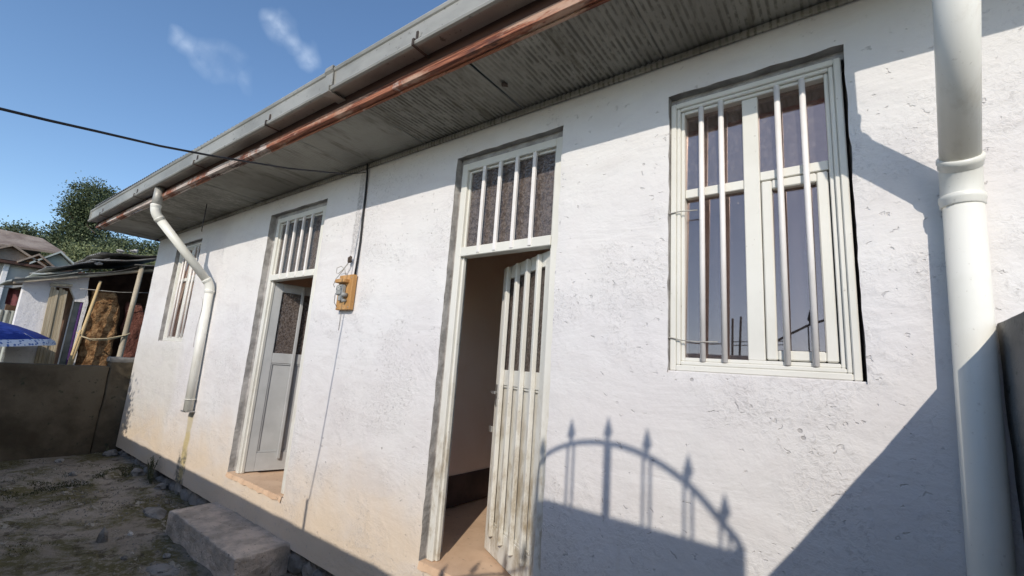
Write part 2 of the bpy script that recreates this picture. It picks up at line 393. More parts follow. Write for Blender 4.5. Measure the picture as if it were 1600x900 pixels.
# ------------------------------------------------------------------ helpers: meshes
class MB:
    def __init__(self): self.v = []; self.f = []; self.mi = []; self.sm = []
    def add(self, vs, fs, mi=0, smooth=False, T=None):
        o = len(self.v)
        self.v += [T @ Vector(p) if T else Vector(p) for p in vs]
        self.f += [tuple(o + i for i in f) for f in fs]
        self.mi += [mi] * len(fs); self.sm += [smooth] * len(fs)
        return self
    def box(self, a, b, T=None, mi=0):
        x0, y0, z0 = a; x1, y1, z1 = b
        vs = [(x0, y0, z0), (x1, y0, z0), (x1, y1, z0), (x0, y1, z0), (x0, y0, z1), (x1, y0, z1), (x1, y1, z1), (x0, y1, z1)]
        return self.add(vs, [(0, 3, 2, 1), (4, 5, 6, 7), (0, 1, 5, 4), (1, 2, 6, 5), (2, 3, 7, 6), (3, 0, 4, 7)], mi, T=T)
    def prism_x(self, pts, x0, x1, T=None):
        n = len(pts)
        vs = [(x0, y, z) for y, z in pts] + [(x1, y, z) for y, z in pts]
        fs = [tuple(range(n - 1, -1, -1)), tuple(range(n, 2 * n))] + [(i, (i + 1) % n, n + (i + 1) % n, n + i) for i in range(n)]
        return self.add(vs, fs, T=T)
    def tube(self, path, r, seg=10, cap=True, smooth=True):
        path = [Vector(p) for p in path]; n = len(path)
        rs = r if isinstance(r, (list, tuple)) else [r] * n
        up = None; vs = []; fs = []
        for i, p in enumerate(path):
            d = (path[min(i + 1, n - 1)] - path[max(i - 1, 0)]).normalized()
            if up is None:
                up = Vector((0, 0, 1)) if abs(d.z) < .9 else Vector((1, 0, 0))
            a = d.cross(up).normalized(); b = a.cross(d).normalized(); up = b
            for k in range(seg):
                t = 2 * math.pi * k / seg
                vs.append(p + (a * math.cos(t) + b * math.sin(t)) * rs[i])
        for i in range(n - 1):
            for k in range(seg):
                k2 = (k + 1) % seg
                fs.append((i * seg + k, i * seg + k2, (i + 1) * seg + k2, (i + 1) * seg + k))
        self.add(vs, fs, 0, smooth)
        if cap:
            o = len(self.v) - len(vs)
            self.f += [tuple(o + k for k in range(seg - 1, -1, -1)), tuple(o + (n - 1) * seg + k for k in range(seg))]
            self.mi += [0, 0]; self.sm += [False, False]
        return self
    def build(self, name, mat, parent=None, bevel=0, bseg=1, fix=False):
        lo = Vector((min(p.x for p in self.v), min(p.y for p in self.v), min(p.z for p in self.v)))
        hi = Vector((max(p.x for p in self.v), max(p.y for p in self.v), max(p.z for p in self.v)))
        c = (lo + hi) / 2
        if parent is None: c.z = lo.z
        me = bpy.data.meshes.new(name)
        me.from_pydata([p - c for p in self.v], [], self.f)
        for m in (mat if isinstance(mat, (list, tuple)) else [mat]): me.materials.append(MAT[m])
        me.polygons.foreach_set('material_index', self.mi)
        me.polygons.foreach_set('use_smooth', self.sm)
        if bevel or fix:
            bm = bmesh.new(); bm.from_mesh(me)
            bmesh.ops.recalc_face_normals(bm, faces=bm.faces)
            if bevel:
                bmesh.ops.bevel(bm, geom=[e for e in bm.edges if e.is_manifold and e.calc_face_angle(0) > .5], offset=bevel, segments=bseg, affect='EDGES', profile=.6)
            bm.to_mesh(me); bm.free()
        me.update()
        o = bpy.data.objects.new(name, me); col.objects.link(o)
        place(o, c, parent)
        return o
WL = {}
def place(o, c, parent):
    c = Vector(c)
    WL[o] = c
    o.location = c
    if parent:
        o.parent = parent
        o.matrix_parent_inverse = Matrix.Translation(-WL[parent])
    return o
def tag(o, label=None, cat=None, group=None, kind=None):
    if label: o['label'] = label
    if cat: o['category'] = cat
    if group: o['group'] = group
    if kind: o['kind'] = kind
    return o
def thing(name, loc, label, cat, group=None):
    o = bpy.data.objects.new(name, None); col.objects.link(o); o.empty_display_size = .2
    place(o, loc, None)
    return tag(o, label, cat, group)
def bx(name, a, b, mat, parent, bevel=.002, T=None):
    return MB().box(a, b, T).build(name, mat, parent, bevel)
def tb(name, path, r, mat, parent, seg=10): return MB().tube(path, r, seg).build(name, mat, parent)
def nz(p, s=1.0): return mnoise.noise(Vector(p) * s)
def rock(seed, sx, sy, sz, c, name, mat, parent=None, sub=2, rough=.28, flat=.0):
    rnd = random.Random(seed)
    bm = bmesh.new(); bmesh.ops.create_icosphere(bm, subdivisions=sub, radius=1)
    off = Vector((rnd.random() * 50, rnd.random() * 50, rnd.random() * 50))
    m = MB()
    vs = []
    for v in bm.verts:
        k = 1 + rough * mnoise.noise(v.co * 1.3 + off) * 1.6 + rough * .5 * mnoise.noise(v.co * 3.1 + off)
        p = v.co * k
        vs.append((c[0] + p.x * sx, c[1] + p.y * sy, c[2] + max(p.z, -flat if flat else -9) * sz))
    m.add(vs, [tuple(v.index for v in f.verts) for f in bm.faces]); bm.free()
    return m.build(name, mat, parent)

ER = lambda x: -.562 + .0189 * x          # front line of the eave: not quite parallel to the wall
ZG = lambda x: 2.936 + .008 * x           # underside of the gutter
HX0, HX1 = -6.4, 5.2                      # ends of the house front
D2 = (0.0, .855, 0.0, 2.6)
D1 = (-2.728, -1.640, 0.0, 2.6)
W1 = (1.473, 2.180, 1.207, 2.579)
W2 = (-5.54, -4.61, 1.207, 2.579)
GY = -2.7                                 # line of the street wall and the gate

# ================================================================== SETTING: ground
def sheet(name, x0, x1, y0, y1, nx, ny, zf, mat):
    m = MB(); vs = []; fs = []
    for j in range(ny + 1):
        for i in range(nx + 1):
            x = x0 + (x1 - x0) * i / nx; y = y0 + (y1 - y0) * j / ny
            vs.append((x, y, zf(x, y)))
    for j in range(ny):
        for i in range(nx):
            a = j * (nx + 1) + i
            fs.append((a, a + 1, a + nx + 2, a + nx + 1))
    m.add(vs, fs, 0, True)
    return m.build(name, mat)
gm = MB(); gm.add([(-900, -900, -.75), (900, -900, -.75), (900, 900, -.75), (-900, 900, -.75)], [(0, 1, 2, 3)])
tag(gm.build('ground', 'earth'), kind='structure')
def sstep(a, b, t):
    t = max(0, min(1, (t - a) / (b - a))); return t * t * (3 - 2 * t)
def yard_z(x, y):
    z = -.46 - .045 * sstep(-4.5, -1.0, x)
    e = -5.05 + .9 * (-.3 - y) * .25 + .18 * nz((x * .1, y, 3), 2.5)
    z += .055 * sstep(e + .09, e - .09, x)                      # lip of an older slab
    z += .014 * nz((x, y, 0), 1.7) + .008 * nz((x, y, 5), 6) + .004 * nz((x, y, 9), 17)
    z += .05 * math.exp(-((x + 4.55) ** 2 / .35 + (y + .1) ** 2 / .03))     # rubble swept to the wall foot
    z += .022 * max(0, nz((x, y, 2), 3.4)) * sstep(-.8, -.1, y)
    return z
tag(sheet('yard_floor', -6.5, 6.0, GY - .05, .25, 300, 74, yard_z, 'yard'), kind='structure')

# ================================================================== HOUSE
house = thing('house', (-.6, 2.4, -.75), 'long single-storey white plastered house with two open doors and barred windows', 'house')

def front_wall():
    holes = [D2, D1, W1, W2]
    Z0, Z1 = -.325, 2.83
    def lines(a, b, fixed, step):
        pts = sorted(set([a, b] + [f for f in fixed if a < f < b])); out = []
        for p, q in zip(pts, pts[1:]):
            n = max(1, int(round((q - p) / step)))
            out += [p + (q - p) * i / n for i in range(n)]
        return out + [b]
    xs = lines(HX0, HX1, [h[0] for h in holes] + [h[1] for h in holes], .045)
    zs = lines(Z0, Z1, [h[2] for h in holes] + [h[3] for h in holes], .045)
    def inhole(x, z):
        return any(h[0] < x < h[1] and h[2] < z < h[3] for h in holes)
    def onedge(x, z):
        e = 1e-6
        return any((abs(x - h[0]) < e or abs(x - h[1]) < e) and h[2] - e <= z <= h[3] + e or (abs(z - h[2]) < e or abs(z - h[3]) < e) and h[0] - e <= x <= h[1] + e for h in holes)
    idx = {}; vs = []; fs = []; rv = []
    def V(i, k, y):
        key = (i, k, y)
        if key not in idx:
            x, z = xs[i], zs[k]
            yy = y; dx = dz = 0
            if y == 0:
                yy = .0035 * nz((x, 0, z), 1.4) + .0016 * nz((x, 7, z), 5) + .0008 * nz((x, 3, z), 14)
                if onedge(x, z):
                    dx = .006 * nz((x, 11, z), 9) + .004 * nz((x, 21, z), 30); dz = .006 * nz((x, 31, z), 9) + .004 * nz((x, 41, z), 30)
                    yy += .004 + .003 * nz((x, 17, z), 20)
                if k == 0: dz = .006 * nz((x, 51, z), 5)
            idx[key] = len(vs); vs.append((x + dx, yy, z + dz))
        return idx[key]
    T = .20
    mi = []
    nx, nk = len(xs) - 1, len(zs) - 1
    solid = [[not inhole((xs[i] + xs[i + 1]) / 2, (zs[k] + zs[k + 1]) / 2) for k in range(nk)] for i in range(nx)]
    for i in range(nx):
        for k in range(nk):
            if not solid[i][k]: continue
            fs.append((V(i, k, 0), V(i + 1, k, 0), V(i + 1, k + 1, 0), V(i, k + 1, 0))); mi.append(0)
            fs.append((V(i, k, T), V(i, k + 1, T), V(i + 1, k + 1, T), V(i + 1, k, T))); mi.append(2)
            for di, dk, e in ((-1, 0, ((i, k), (i, k + 1))), (1, 0, ((i + 1, k + 1), (i + 1, k))), (0, -1, ((i + 1, k), (i, k))), (0, 1, ((i, k + 1), (i + 1, k + 1)))):
                a, b = i + di, k + dk
                edge = not (0 <= a < nx and 0 <= b < nk)
                if edge or not solid[a][b]:
                    p, q = e
                    mid = V(p[0], p[1], .05), V(q[0], q[1], .05)
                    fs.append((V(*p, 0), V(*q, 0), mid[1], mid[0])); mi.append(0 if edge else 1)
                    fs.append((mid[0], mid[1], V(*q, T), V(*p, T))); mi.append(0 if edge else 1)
    m = MB(); m.add(vs, fs); m.mi = mi
    m.sm = [True] * len(fs)
    o = m.build('front_wall', ['wall', 'reveal', 'inner'], house)
    bm = bmesh.new(); bm.from_mesh(o.data)
    for e in bm.edges:
        if e.is_manifold and e.calc_face_angle(0) > .8: e.smooth = False
    bm.to_mesh(o.data); bm.free()
front_wall()
# other walls, rooms, floor and ceiling
bx('end_wall', (HX0, .202, -.325), (HX0 + .2, 3.4, 3.4), 'wall', house)
bx('end_wall', (HX1 - .2, .202, -.325), (HX1, 3.4, 3.4), 'wall', house)
for xa, xb, za, zb_ in ((HX0 + .203, -3.3, -.002, 2.808), (-3.3, -2.2, -.002, .9), (-3.3, -2.2, 2.2, 2.808), (-2.2, .6, -.002, 2.808), (.6, 2.2, -.002, .9), (.6, 2.2, 2.2, 2.808), (2.2, HX1 - .203, -.002, 2.808)):  # unseen openings added at the back to let skylight into the rooms
    bx('back_wall', (xa + .0005, 3.2, za), (xb - .0005, 3.38, zb_ - .0005), 'inner', house, 0)
for x in (-3.9, -.62, 3.2):
    bx('partition_wall', (x - .06, .203, .012), (x + .06, 3.197, 2.80), 'inner', house)
    bx('skirting', (x + .062, .206, .012), (x + .068, 3.19, .26), 'skirt', house)
bx('back_skirting', (-.55, 3.190, .012), (3.1, 3.197, .26), 'skirt', house)
bx('room_floor', (HX0 + .203, .204, -.3), (HX1 - .203, 3.39, -.004), 'floor', house)
bx('ceiling', (HX0 + .203, .204, 2.81), (HX1 - .203, 3.39, 2.84), 'inner', house)
def threshold(h):
    m = MB(); n = 22; vs = []; fs = []
    x0, x1 = h[0] + .012, h[1] - .012
    for i in range(n + 1):
        x = x0 + (x1 - x0) * i / n
        fy = -.012 + .012 * nz((x, 3, 0), 14) + .008 * nz((x, 9, 0), 40)
        vs += [(x, fy, -.035 + .015 * nz((x, 2, 2), 12)), (x, fy + .01, .004), (x, .203, .006)]
    for i in range(n):
        a = i * 3
        fs += [(a, a + 3, a + 4, a + 1), (a + 1, a + 4, a + 5, a + 2)]
    m.add(vs, fs)
    return m.build('threshold', 'floor', house)
threshold(D1); threshold(D2)
# footing under the overhanging plaster: concrete core and the fieldstones that show
foot = bx('footing', (HX0 + .05, .07, -1.0), (HX1, .19, -.331), 'foundation', house, .0)
rs = random.Random(3)
x = HX0 + .12
while x < 1.6:
    w = rs.uniform(.12, .26); hgt = rs.uniform(.07, .12)
    rock(int(x * 100) + 900, w * .52, .055, hgt, (x + w / 2, .055 + rs.uniform(-.01, .012), -.435 + rs.uniform(-.03, .02)), 'stone', 'stone', foot, 2, .25)
    x += w * .93
# soffit of ribbed sheets
def soffit_panel(xa, xb, k):
    m = MB(); pitch = .030; n = max(2, int((xb - xa) / pitch * 4)); vs = []; fs = []
    amp = (.0050, .0026, .0055, .0034)[k % 4]
    drop = (.0, .003, .001, .004)[k % 4]
    for i in range(n + 1):
        x = xa + (xb - xa) * i / n
        z = 2.800 - drop + amp * math.cos(2 * math.pi * (x - xa) / pitch)
        for j in range(5):
            y = ER(x) + .02 + (-.004 - ER(x) - .02) * j / 4
            vs.append((x, y, z + .006 * nz((x, y, k), 2.2)))
    for i in range(n):
        for j in range(4):
            a = i * 5 + j
            fs.append((a, a + 1, a + 6, a + 5))
    m.add(vs, fs, 0, True)
    return m.build('soffit_panel', 'soffit', house)
cuts = [HX0 - .32, -5.6, -4.75, -3.85, -3.0, -2.1, -1.2, -.35, .55, 1.45, 2.35, 3.25, 4.15, HX1]
for k in range(len(cuts) - 1): soffit_panel(cuts[k] + .002, cuts[k + 1] - .002, k)
bx('wall_trim', (HX0, -.022, 2.752), (HX1, -.003, 2.789), 'soffit', house, .004)
def along(name, xa, xb, prof, mat, parent, bevel=0, zslope=True, yoff=0.):
    """sweep a closed (y,z) profile along the skewed eave line"""
    n = len(prof); m = MB(); vs = []; fs = []
    K = max(1, int((xb - xa) / .5))
    for i in range(K + 1):
        x = xa + (xb - xa) * i / K
        w = .0035 * nz((x, 1, 1), .9) if K > 2 else 0
        for y, z in prof: vs.append((x, ER(x) + y + yoff, z + (.008 * x if zslope else 0) + w))
    for i in range(K):
        for j in range(n):
            a = i * n + j; b = i * n + (j + 1) % n
            fs.append((a, b, b + n, a + n))
    fs += [tuple(range(n - 1, -1, -1)), tuple(K * n + j for j in range(n))]
    m.add(vs, fs)
    return m.build(name, mat, parent, bevel, 1, True)
# fascia: dark board behind, moulded batten in front, in nailed lengths
along('fascia_backing', HX0 - .33, HX1, [(.006, 2.835), (.024, 2.835), (.024, 3.09), (.006, 3.09)], 'fascia_dark', house, 0, False)
seg = [HX0 - .34, -4.05, -2.32, -.02, 2.3, HX1 + .02]
for a, b in zip(seg, seg[1:]):
    d = .003 * (seg.index(a) % 2)
    along('fascia_board', a + .002, b - .002, [(-.020 - d, 2.797), (.018, 2.797), (.018, 2.872), (-.002 - d, 2.872), (-.002 - d, 2.8345), (-.020 - d, 2.831)], 'fascia', house, .001, False)
bx('eave_end_board', (HX0 - .345, -.70, 2.80), (HX0 - .328, .6, 3.15), 'fascia_dark', house, .002)
along('soffit_bead', HX0 - .33, HX1, [(.019, 2.785), (.031, 2.785), (.031, 2.797), (.019, 2.797)], 'fascia', house, 0, False)
# gutter: box profile with rolled lower edge and turned top lip
def gutter(xa, xb):
    B = 2.936
    out = [(.000, B + .165), (.000, B + .004), (-.078, B + .004), (-.086, B - .009), (-.100, B - .014), (-.115, B - .009), (-.120, B + .003), (-.116, B + .014), (-.094, B + .018), (-.092, B + .026), (-.100, B + .132), (-.108, B + .140), (-.113, B + .155), (-.108, B + .167), (-.098, B + .166)]
    inn = [(-.098, B + .160), (-.103, B + .156), (-.098, B + .145), (-.096, B + .133), (-.089, B + .020), (-.004, B + .010), (-.004, B + .165)]
    return along('gutter', xa, xb, out + inn, 'gutter', house)
g1 = gutter(HX0 - .36, -.60); g2 = gutter(-.604, HX1)
along('gutter_joint', -.645, -.560, [(-.124, 2.916), (.006, 2.918), (.006, 2.926), (-.1225, 2.926), (-.1225, 2.955), (-.1025, 2.965), (-.106, 3.066), (-.118, 3.08), (-.116, 3.107), (-.100, 3.109), (-.100, 3.116), (-.120, 3.114), (-.125, 3.08), (-.112, 3.062), (-.108, 2.972), (-.128, 2.957)], 'gutter', g2)
along('gutter_end_cap', HX0 - .366, HX0 - .3605, [(-.108, 2.926), (.002, 2.940), (.002, 3.101), (-.112, 3.101)], 'gutter', g1)
for x in (-6.1, -4.62, -2.83, -1.42, .26, 1.75, 3.2):
    y0 = ER(x); zb = ZG(x)
    m = MB()
    m.box((x - .008, y0 - .103, zb + .026), (x + .008, y0 - .0985, zb + .085))
    m.box((x - .008, y0 - .126, zb - .020), (x + .008, y0 + .004, zb - .0155))
    m.box((x - .008, y0 - .1265, zb - .0155), (x + .008, y0 - .1225, zb + .022))
    m.box((x - .008, y0 - .1225, zb + .018), (x + .008, y0 - .0985, zb + .0225))
    m.build('gutter_strap', 'strap', g1 if x < -.6 else g2)
# roof: corrugated sheets rising from the gutter
def roof_sheet(xa, xb):
    m = MB(); vs = []; fs = []; n = int((xb - xa) / .019)
    for i in range(n + 1):
        x = xa + (xb - xa) * i / n
        for y, z in ((ER(x) - .075, 3.125), (3.75, 4.40)):
            for dz in (0, .0015):
                vs.append((x, y, z + dz + .009 * math.cos(x * 2 * math.pi / .076)))
    for i in range(n):
        a = i * 4
        fs += [(a, a + 4, a + 6, a + 2), (a + 1, a + 3, a + 7, a + 5), (a, a + 1, a + 5, a + 4)]
    m.add(vs, fs, 0, True)
    return m.build('roof_sheet', 'roof', house)
x = HX0 - .4; k = 0
while x < HX1 + .2:
    o = roof_sheet(x, x + .836); o.location.z += .003 * (k % 2); x += .80; k += 1
def downpipe(xb, yb, zb, xw, zw, xo, yo, zo, r, drop):
    """vertical length on the wall, offset length up to the gutter outlet"""
    A = Vector((xb, yb, zb)); B = Vector((xw, yb, zw)); yv = yo
    O = Vector((xo, yo, zo)); Cc = Vector((xo, yo, zo - drop))
    d = (Cc - B).normalized()
    o = thing0 = MB().tube([A, B - Vector((0, 0, .05))], r, 24).build('downpipe', 'pvc', house)
    vd = (B - A).normalized()
    # lower bend
    def bend(P, d0, d1, rr, q):
        pts = []
        for k in range(9):
            t = k / 8
            pts.append((P - d0 * q) * (1 - t) ** 2 + P * 2 * t * (1 - t) + (P + d1 * q) * t * t)
        return MB().tube(pts, rr, 24)
    bend(B, vd, d, r * 1.04, .07).build('elbow', 'pvc', o)
    tb('offset_length', [B + d * .06, Cc - d * .06], r, 'pvc', o, 24)
    bend(Cc, d, Vector((0, 0, 1)), r * 1.05, .075).build('elbow', 'pvc', o)
    tb('outlet', [Cc + Vector((0, 0, .06)), O], r * .98, 'gutter', o, 24)
    for p, dd in ((B - vd * .075, vd), (B + d * .065, d), (Cc - d * .08, d), (Cc + Vector((0, 0, .075)), Vector((0, 0, 1)))):
        MB().tube([p - dd * .022, p - dd * .018, p - dd * .004, p, p + dd * .014, p + dd * .018], [r * 1.03, r * 1.10, r * 1.10, r * 1.15, r * 1.15, r * 1.03], 24).build('collar', 'pvc', o)
    return o
xo = -3.98
p1 = downpipe(-3.80, -.062, .46, -3.84, 1.89, xo, ER(xo) - .050, ZG(xo) + .0, .046, .30)
tb('pipe_clip', [(-3.80 + .052 * math.cos(a), -.062 + .052 * math.sin(a), .585) for a in [k * math.pi / 8 for k in range(17)]], .006, 'pvc', p1, 6)
bx('shoe_bracket', (-3.90, -.10, .445), (-3.76, -.004, .457), 'iron', p1, .001)
tb('tie_wire', [(-3.84 + .02 * math.sin(k * .9) - .02 * (k > 6), -.112, 1.72 - .07 * k) for k in range(9)], .0025, 'wire', p1, 5)
p2 = downpipe(2.40, -.060, -.40, 2.462, 1.90, 2.425, ER(2.42) - .050, ZG(2.42) + .0, .051, .44)

# ------------------------------------------------------------------ doors and windows
def bars(xs, y, z0, z1, w, parent, mat, T=None, name='bar', depth=.02):
    for x in xs:
        MB().box((x - w / 2, y - depth, z0), (x + w / 2, y, z1), T).build(name, mat, parent, .003)
def ring(m, x0, x1, z0, z1, w, y0, y1, bottom=True):
    m.box((x0, y0, z0), (x0 + w, y1, z1)); m.box((x1 - w, y0, z0), (x1, y1, z1))
    m.box((x0 + w + .0005, y0, z1 - w), (x1 - w - .0005, y1, z1))
    if bottom: m.box((x0 + w + .0005, y0, z0), (x1 - w - .0005, y1, z0 + w))
    return m
def part_empty(name, loc, parent):
    o = bpy.data.objects.new(name, None); col.objects.link(o); o.empty_display_size = .1
    return place(o, loc, parent)
def make_door(hole, fx0, fx1, hinge, angle, dirty):
    x0, x1, z0, z1 = hole
    d = part_empty('door', ((x0 + x1) / 2, .06, 0), house)
    cm = 'cream_dirty' if dirty else 'cream'; lm = 'cream_dirty' if dirty else 'greypaint'
    fw = .052; ft = z1 - .045
    fy0, fy1 = .035, .105
    m = MB()
    ring(m, fx0, fx1, .007, ft, fw, fy0, fy1, False)
    m.build('door_frame', cm, d, .004)
    m = MB(); ring(m, fx0 + fw + .0006, fx1 - fw - .0006, .008, ft - fw - .0006, .016, fy0 + .022, fy1 - .02, False)
    m.build('frame_stop', cm, d, .003)
    tz = 1.885
    bx('transom_rail', (fx0 + fw + .002, fy0 - .004, tz), (fx1 - fw - .002, fy1 - .001, tz + .062), cm, d, .004)
    gx0, gx1 = fx0 + fw + .016, fx1 - fw - .016
    bx('transom_pane', (gx0, .072, tz + .0625), (gx1, .077, ft - fw - .014), 'figured', d, 0)
    n = 4; w = (gx1 - gx0)
    bars([gx0 + w * (i + 1.05) / (n + 1.02) for i in range(n)], fy0 + .012, tz + .012, ft - fw - .004, .024, d, 'bar', None, 'transom_bar', .022)
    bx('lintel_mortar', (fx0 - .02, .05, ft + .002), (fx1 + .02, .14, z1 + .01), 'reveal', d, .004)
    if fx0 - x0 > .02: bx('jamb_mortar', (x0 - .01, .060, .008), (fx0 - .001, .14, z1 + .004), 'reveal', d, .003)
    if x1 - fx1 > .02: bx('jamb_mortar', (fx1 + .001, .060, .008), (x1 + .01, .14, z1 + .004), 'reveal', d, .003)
    # leaf, drawn closed with its hinge at the origin, then swung inwards
    L = (fx1 - fx0) - 2 * fw - .022; H0, H1 = .018, tz - .008
    s = 1 if hinge == 'left' else -1
    hx = fx0 + fw + .010 if s == 1 else fx1 - fw - .010
    T = Matrix.Translation((hx, .082, 0)) @ Matrix.Rotation(s * angle, 4, 'Z') @ Matrix.Scale(s, 4, (1, 0, 0))
    st = .085; mid = (1.06, 1.16)
    def P(name, boxes, mat, bev=.003):
        m = MB()
        for a, b in boxes: m.box(a, b, T)
        o = m.build(name, mat, d, 0, 1, True)
        if bev:
            md = o.modifiers.new('bevel', 'BEVEL'); md.width = bev; md.segments = 2; md.limit_method = 'ANGLE'
        return o
    P('door_leaf', [((0, 0, H0), (st, .042, H1)), ((L - st, 0, H0), (L, .042, H1)), ((st + .0004, .0005, H1 - .09), (L - st - .0004, .0415, H1)), ((st + .0004, .0005, H0), (L - st - .0004, .0415, H0 + .17)), ((st + .0004, .0005, mid[0]), (L - st - .0004, .0415, mid[1]))], lm)
    P('door_pane', [((st + .001, .018, mid[1] + .001), (L - st - .001, .023, H1 - .091))], 'figured', 0)
    P('door_panel', [((st + .001, .016, H0 + .171), (L - st - .001, .03, mid[0] - .001))], lm, 0)
    P('panel_moulding', [((st + .001, .006, H0 + .172), (st + .014, .0155, mid[0] - .002)), ((L - st - .014, .006, H0 + .172), (L - st - .001, .0155, mid[0] - .002)), ((st + .0145, .006, H0 + .172), (L - st - .0145, .0155, H0 + .185)), ((st + .0145, .006, mid[0] - .015), (L - st - .0145, .0155, mid[0] - .002))], lm, .002)
    for i in range(4):
        xx = L - .115 - (L - .25) * i / 3 if dirty else .28 + (L - .36) * i / 3
        P('door_bar', [((xx - .014, -.030, H0 + .11 if i != 9 else 0), (xx + .014, -.0005, H1 - .012))], lm, .004)
    P('door_handle', [((L - .055, -.012, .92), (L - .030, -.0005, 1.06)), ((L - .052, -.05, 1.0), (L - .034, -.0125, 1.014)), ((L - .10, -.052, .998), (L - .053, -.042, 1.016))], 'iron', .002)
    P('door_latch', [((L - .01, -.016, .74), (L + .028, -.004, .78))], 'iron', .002)
    return d
d2 = make_door(D2, .030, .845, 'right', math.radians(28), True)
d1 = make_door(D1, -2.630, -1.700, 'left', math.radians(74), False)

def make_window(hole, fx0, fx1, detailed):
    x0, x1, z0, z1 = hole
    w = part_empty('window', ((x0 + x1) / 2, .05, z0), house)
    fz0, fz1 = z0 + .008, z1 - .040
    m = MB(); ring(m, fx0, fx1, fz0, fz1, .026, .022, .11); m.build('window_frame', 'cream', w, .004)
    m = MB(); ring(m, fx0 + .0265, fx1 - .0265, fz0 + .0265, fz1 - .0265, .018, .030, .108); m.build('frame_moulding', 'cream', w, .004)
    m = MB(); ring(m, fx0 + .045, fx1 - .045, fz0 + .045, fz1 - .045, .016, .042, .106); m.build('frame_moulding', 'cream', w, .003)
    bx('sill_mortar', (x0 - .004, .012, z0 - .012), (x1 + .004, .15, z0 + .0075), 'wall', w, .004)
    bx('lintel_mortar', (x0 - .01, .05, fz1 + .002), (x1 + .01, .15, z1 + .01), 'reveal', w, .003)
    if fx0 - x0 > .02: bx('jamb_mortar', (x0 - .01, .052, z0 + .008), (fx0 - .001, .15, z1), 'reveal', w, .003)
    if x1 - fx1 > .02: bx('jamb_mortar', (fx1 + .001, .085, z0 + .008), (x1 + .01, .15, z1), 'reveal', w, .003)
    ix0, ix1, iz0, iz1 = fx0 + .0615, fx1 - .0615, fz0 + .0615, fz1 - .0615
    mw = .064; mx = ix0 + (ix1 - ix0) * .505
    bx('mullion', (mx - mw / 2, .050, iz0), (mx + mw / 2, .104, iz1), 'cream', w, .003)
    rz = iz0 + (iz1 - iz0) * .655
    bx('glazing_bar', (ix0, .056, rz - .022), (mx - mw / 2 - .0005, .102, rz + .022), 'cream', w, .003)
    bx('glazing_bar', (mx + mw / 2 + .0005, .056, rz + .004), (ix1, .102, rz + .045), 'cream', w, .003)
    gy = .070
    def pane(xa, za, xb, zb_, mat):
        lean = math.tan(math.radians(2.4)); m = MB()
        m.box((xa, gy, za), (xb, gy + .004, zb_))
        zc = (za + zb_) / 2
        for p in m.v: p.y += (p.z - zc) * lean
        return m.build('pane', mat, w)
    pane(ix0 + .0005, rz + .0225, mx - mw / 2 - .001, iz1 - .0005, 'glass_dusty')
    pane(ix0 + .0005, iz0 + .0005, mx - mw / 2 - .001, rz - .0225, 'glass')
    pane(mx + mw / 2 + .001, rz + .0455, ix1 - .0005, iz1 - .0005, 'glass_dusty')
    # opening light on the right
    cx0, cx1, cz0, cz1 = mx + mw / 2 + .004, ix1 - .004, iz0 + .004, rz - .002
    m = MB(); ring(m, cx0, cx1, cz0, cz1, .040, .054, .092); m.build('casement', 'cream', w, .005)
    pane(cx0 + .041, cz0 + .041, cx1 - .041, cz1 - .041, 'glass')
    L = ix1 - ix0
    for f in (.14, .295, .70, .865):
        x = ix0 + L * f
        tb('window_bar', [(x, .036, fz0 + .046), (x + .001, .034, (z0 + z1) / 2), (x, .036, fz1 - .046)], .0122, 'bar', w, 10)
    # flat near-black sheet added to stand for the dark room behind
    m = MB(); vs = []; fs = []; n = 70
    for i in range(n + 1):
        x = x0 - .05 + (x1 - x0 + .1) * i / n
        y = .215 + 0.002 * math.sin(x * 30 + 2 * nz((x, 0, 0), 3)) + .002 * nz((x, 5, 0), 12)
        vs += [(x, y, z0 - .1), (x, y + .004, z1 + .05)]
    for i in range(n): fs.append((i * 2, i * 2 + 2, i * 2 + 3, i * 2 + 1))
    m.add(vs, fs, 0, True); m.build('dark_room_sheet', 'dark_room_sheet', w)
    return w
w1 = make_window(W1, 1.476, 2.168, True)
w2 = make_window(W2, -5.43, -4.63, False)
tb('tie_wire', [(1.470, .01, 1.96), (1.478, .016, 1.962), (1.52, .018, 1.966), (1.60, .024, 1.962)], .0028, 'wire', w1, 6)
tb('tie_wire', [(1.470, .01, 1.362), (1.480, .016, 1.364), (1.53, .020, 1.352), (1.60, .022, 1.346), (1.68, .024, 1.348)], .0028, 'wire', w1, 6)

# ================================================================== THINGS ON THE HOUSE FRONT
mb = thing('meter_board', (-1.09, 0, 1.54), 'orange wooden board with electricity meter on the wall between the doors', 'meter board')
bx('backing_board', (-1.185, -.046, 1.54), (-.995, -.006, 1.825), 'board', mb, .004)
bx('cover_block', (-1.165, -.095, 1.755), (-1.04, -.0465, 1.785), 'board', mb, .004)
mc = bx('meter_case', (-1.150, -.086, 1.655), (-1.065, -.0465, 1.740), 'meter', mb, .008)
bx('meter_window', (-1.140, -.0885, 1.695), (-1.076, -.0865, 1.725), 'meter_face', mc, 0)
bx('meter_terminal', (-1.128, -.075, 1.610), (-1.075, -.0465, 1.6545), 'meter', mb, .005)
MB().tube([(-1.045, -.047, 1.655), (-1.045, -.085, 1.655), (-1.045, -.095, 1.655)], [.018, .018, .010], 12).build('fuse_holder', 'meter', mb)
MB().tube([(-1.05, -.047, 1.61), (-1.05, -.08, 1.61)], [.014, .012], 12).build('fuse_holder', 'meter', mb)
for x, z in ((-1.17, 1.56), (-1.01, 1.56), (-1.01, 1.80), (-1.17, 1.80)): MB().tube([(x, -.0465, z), (x, -.049, z)], .005, 8).build('screw', 'iron', mb)
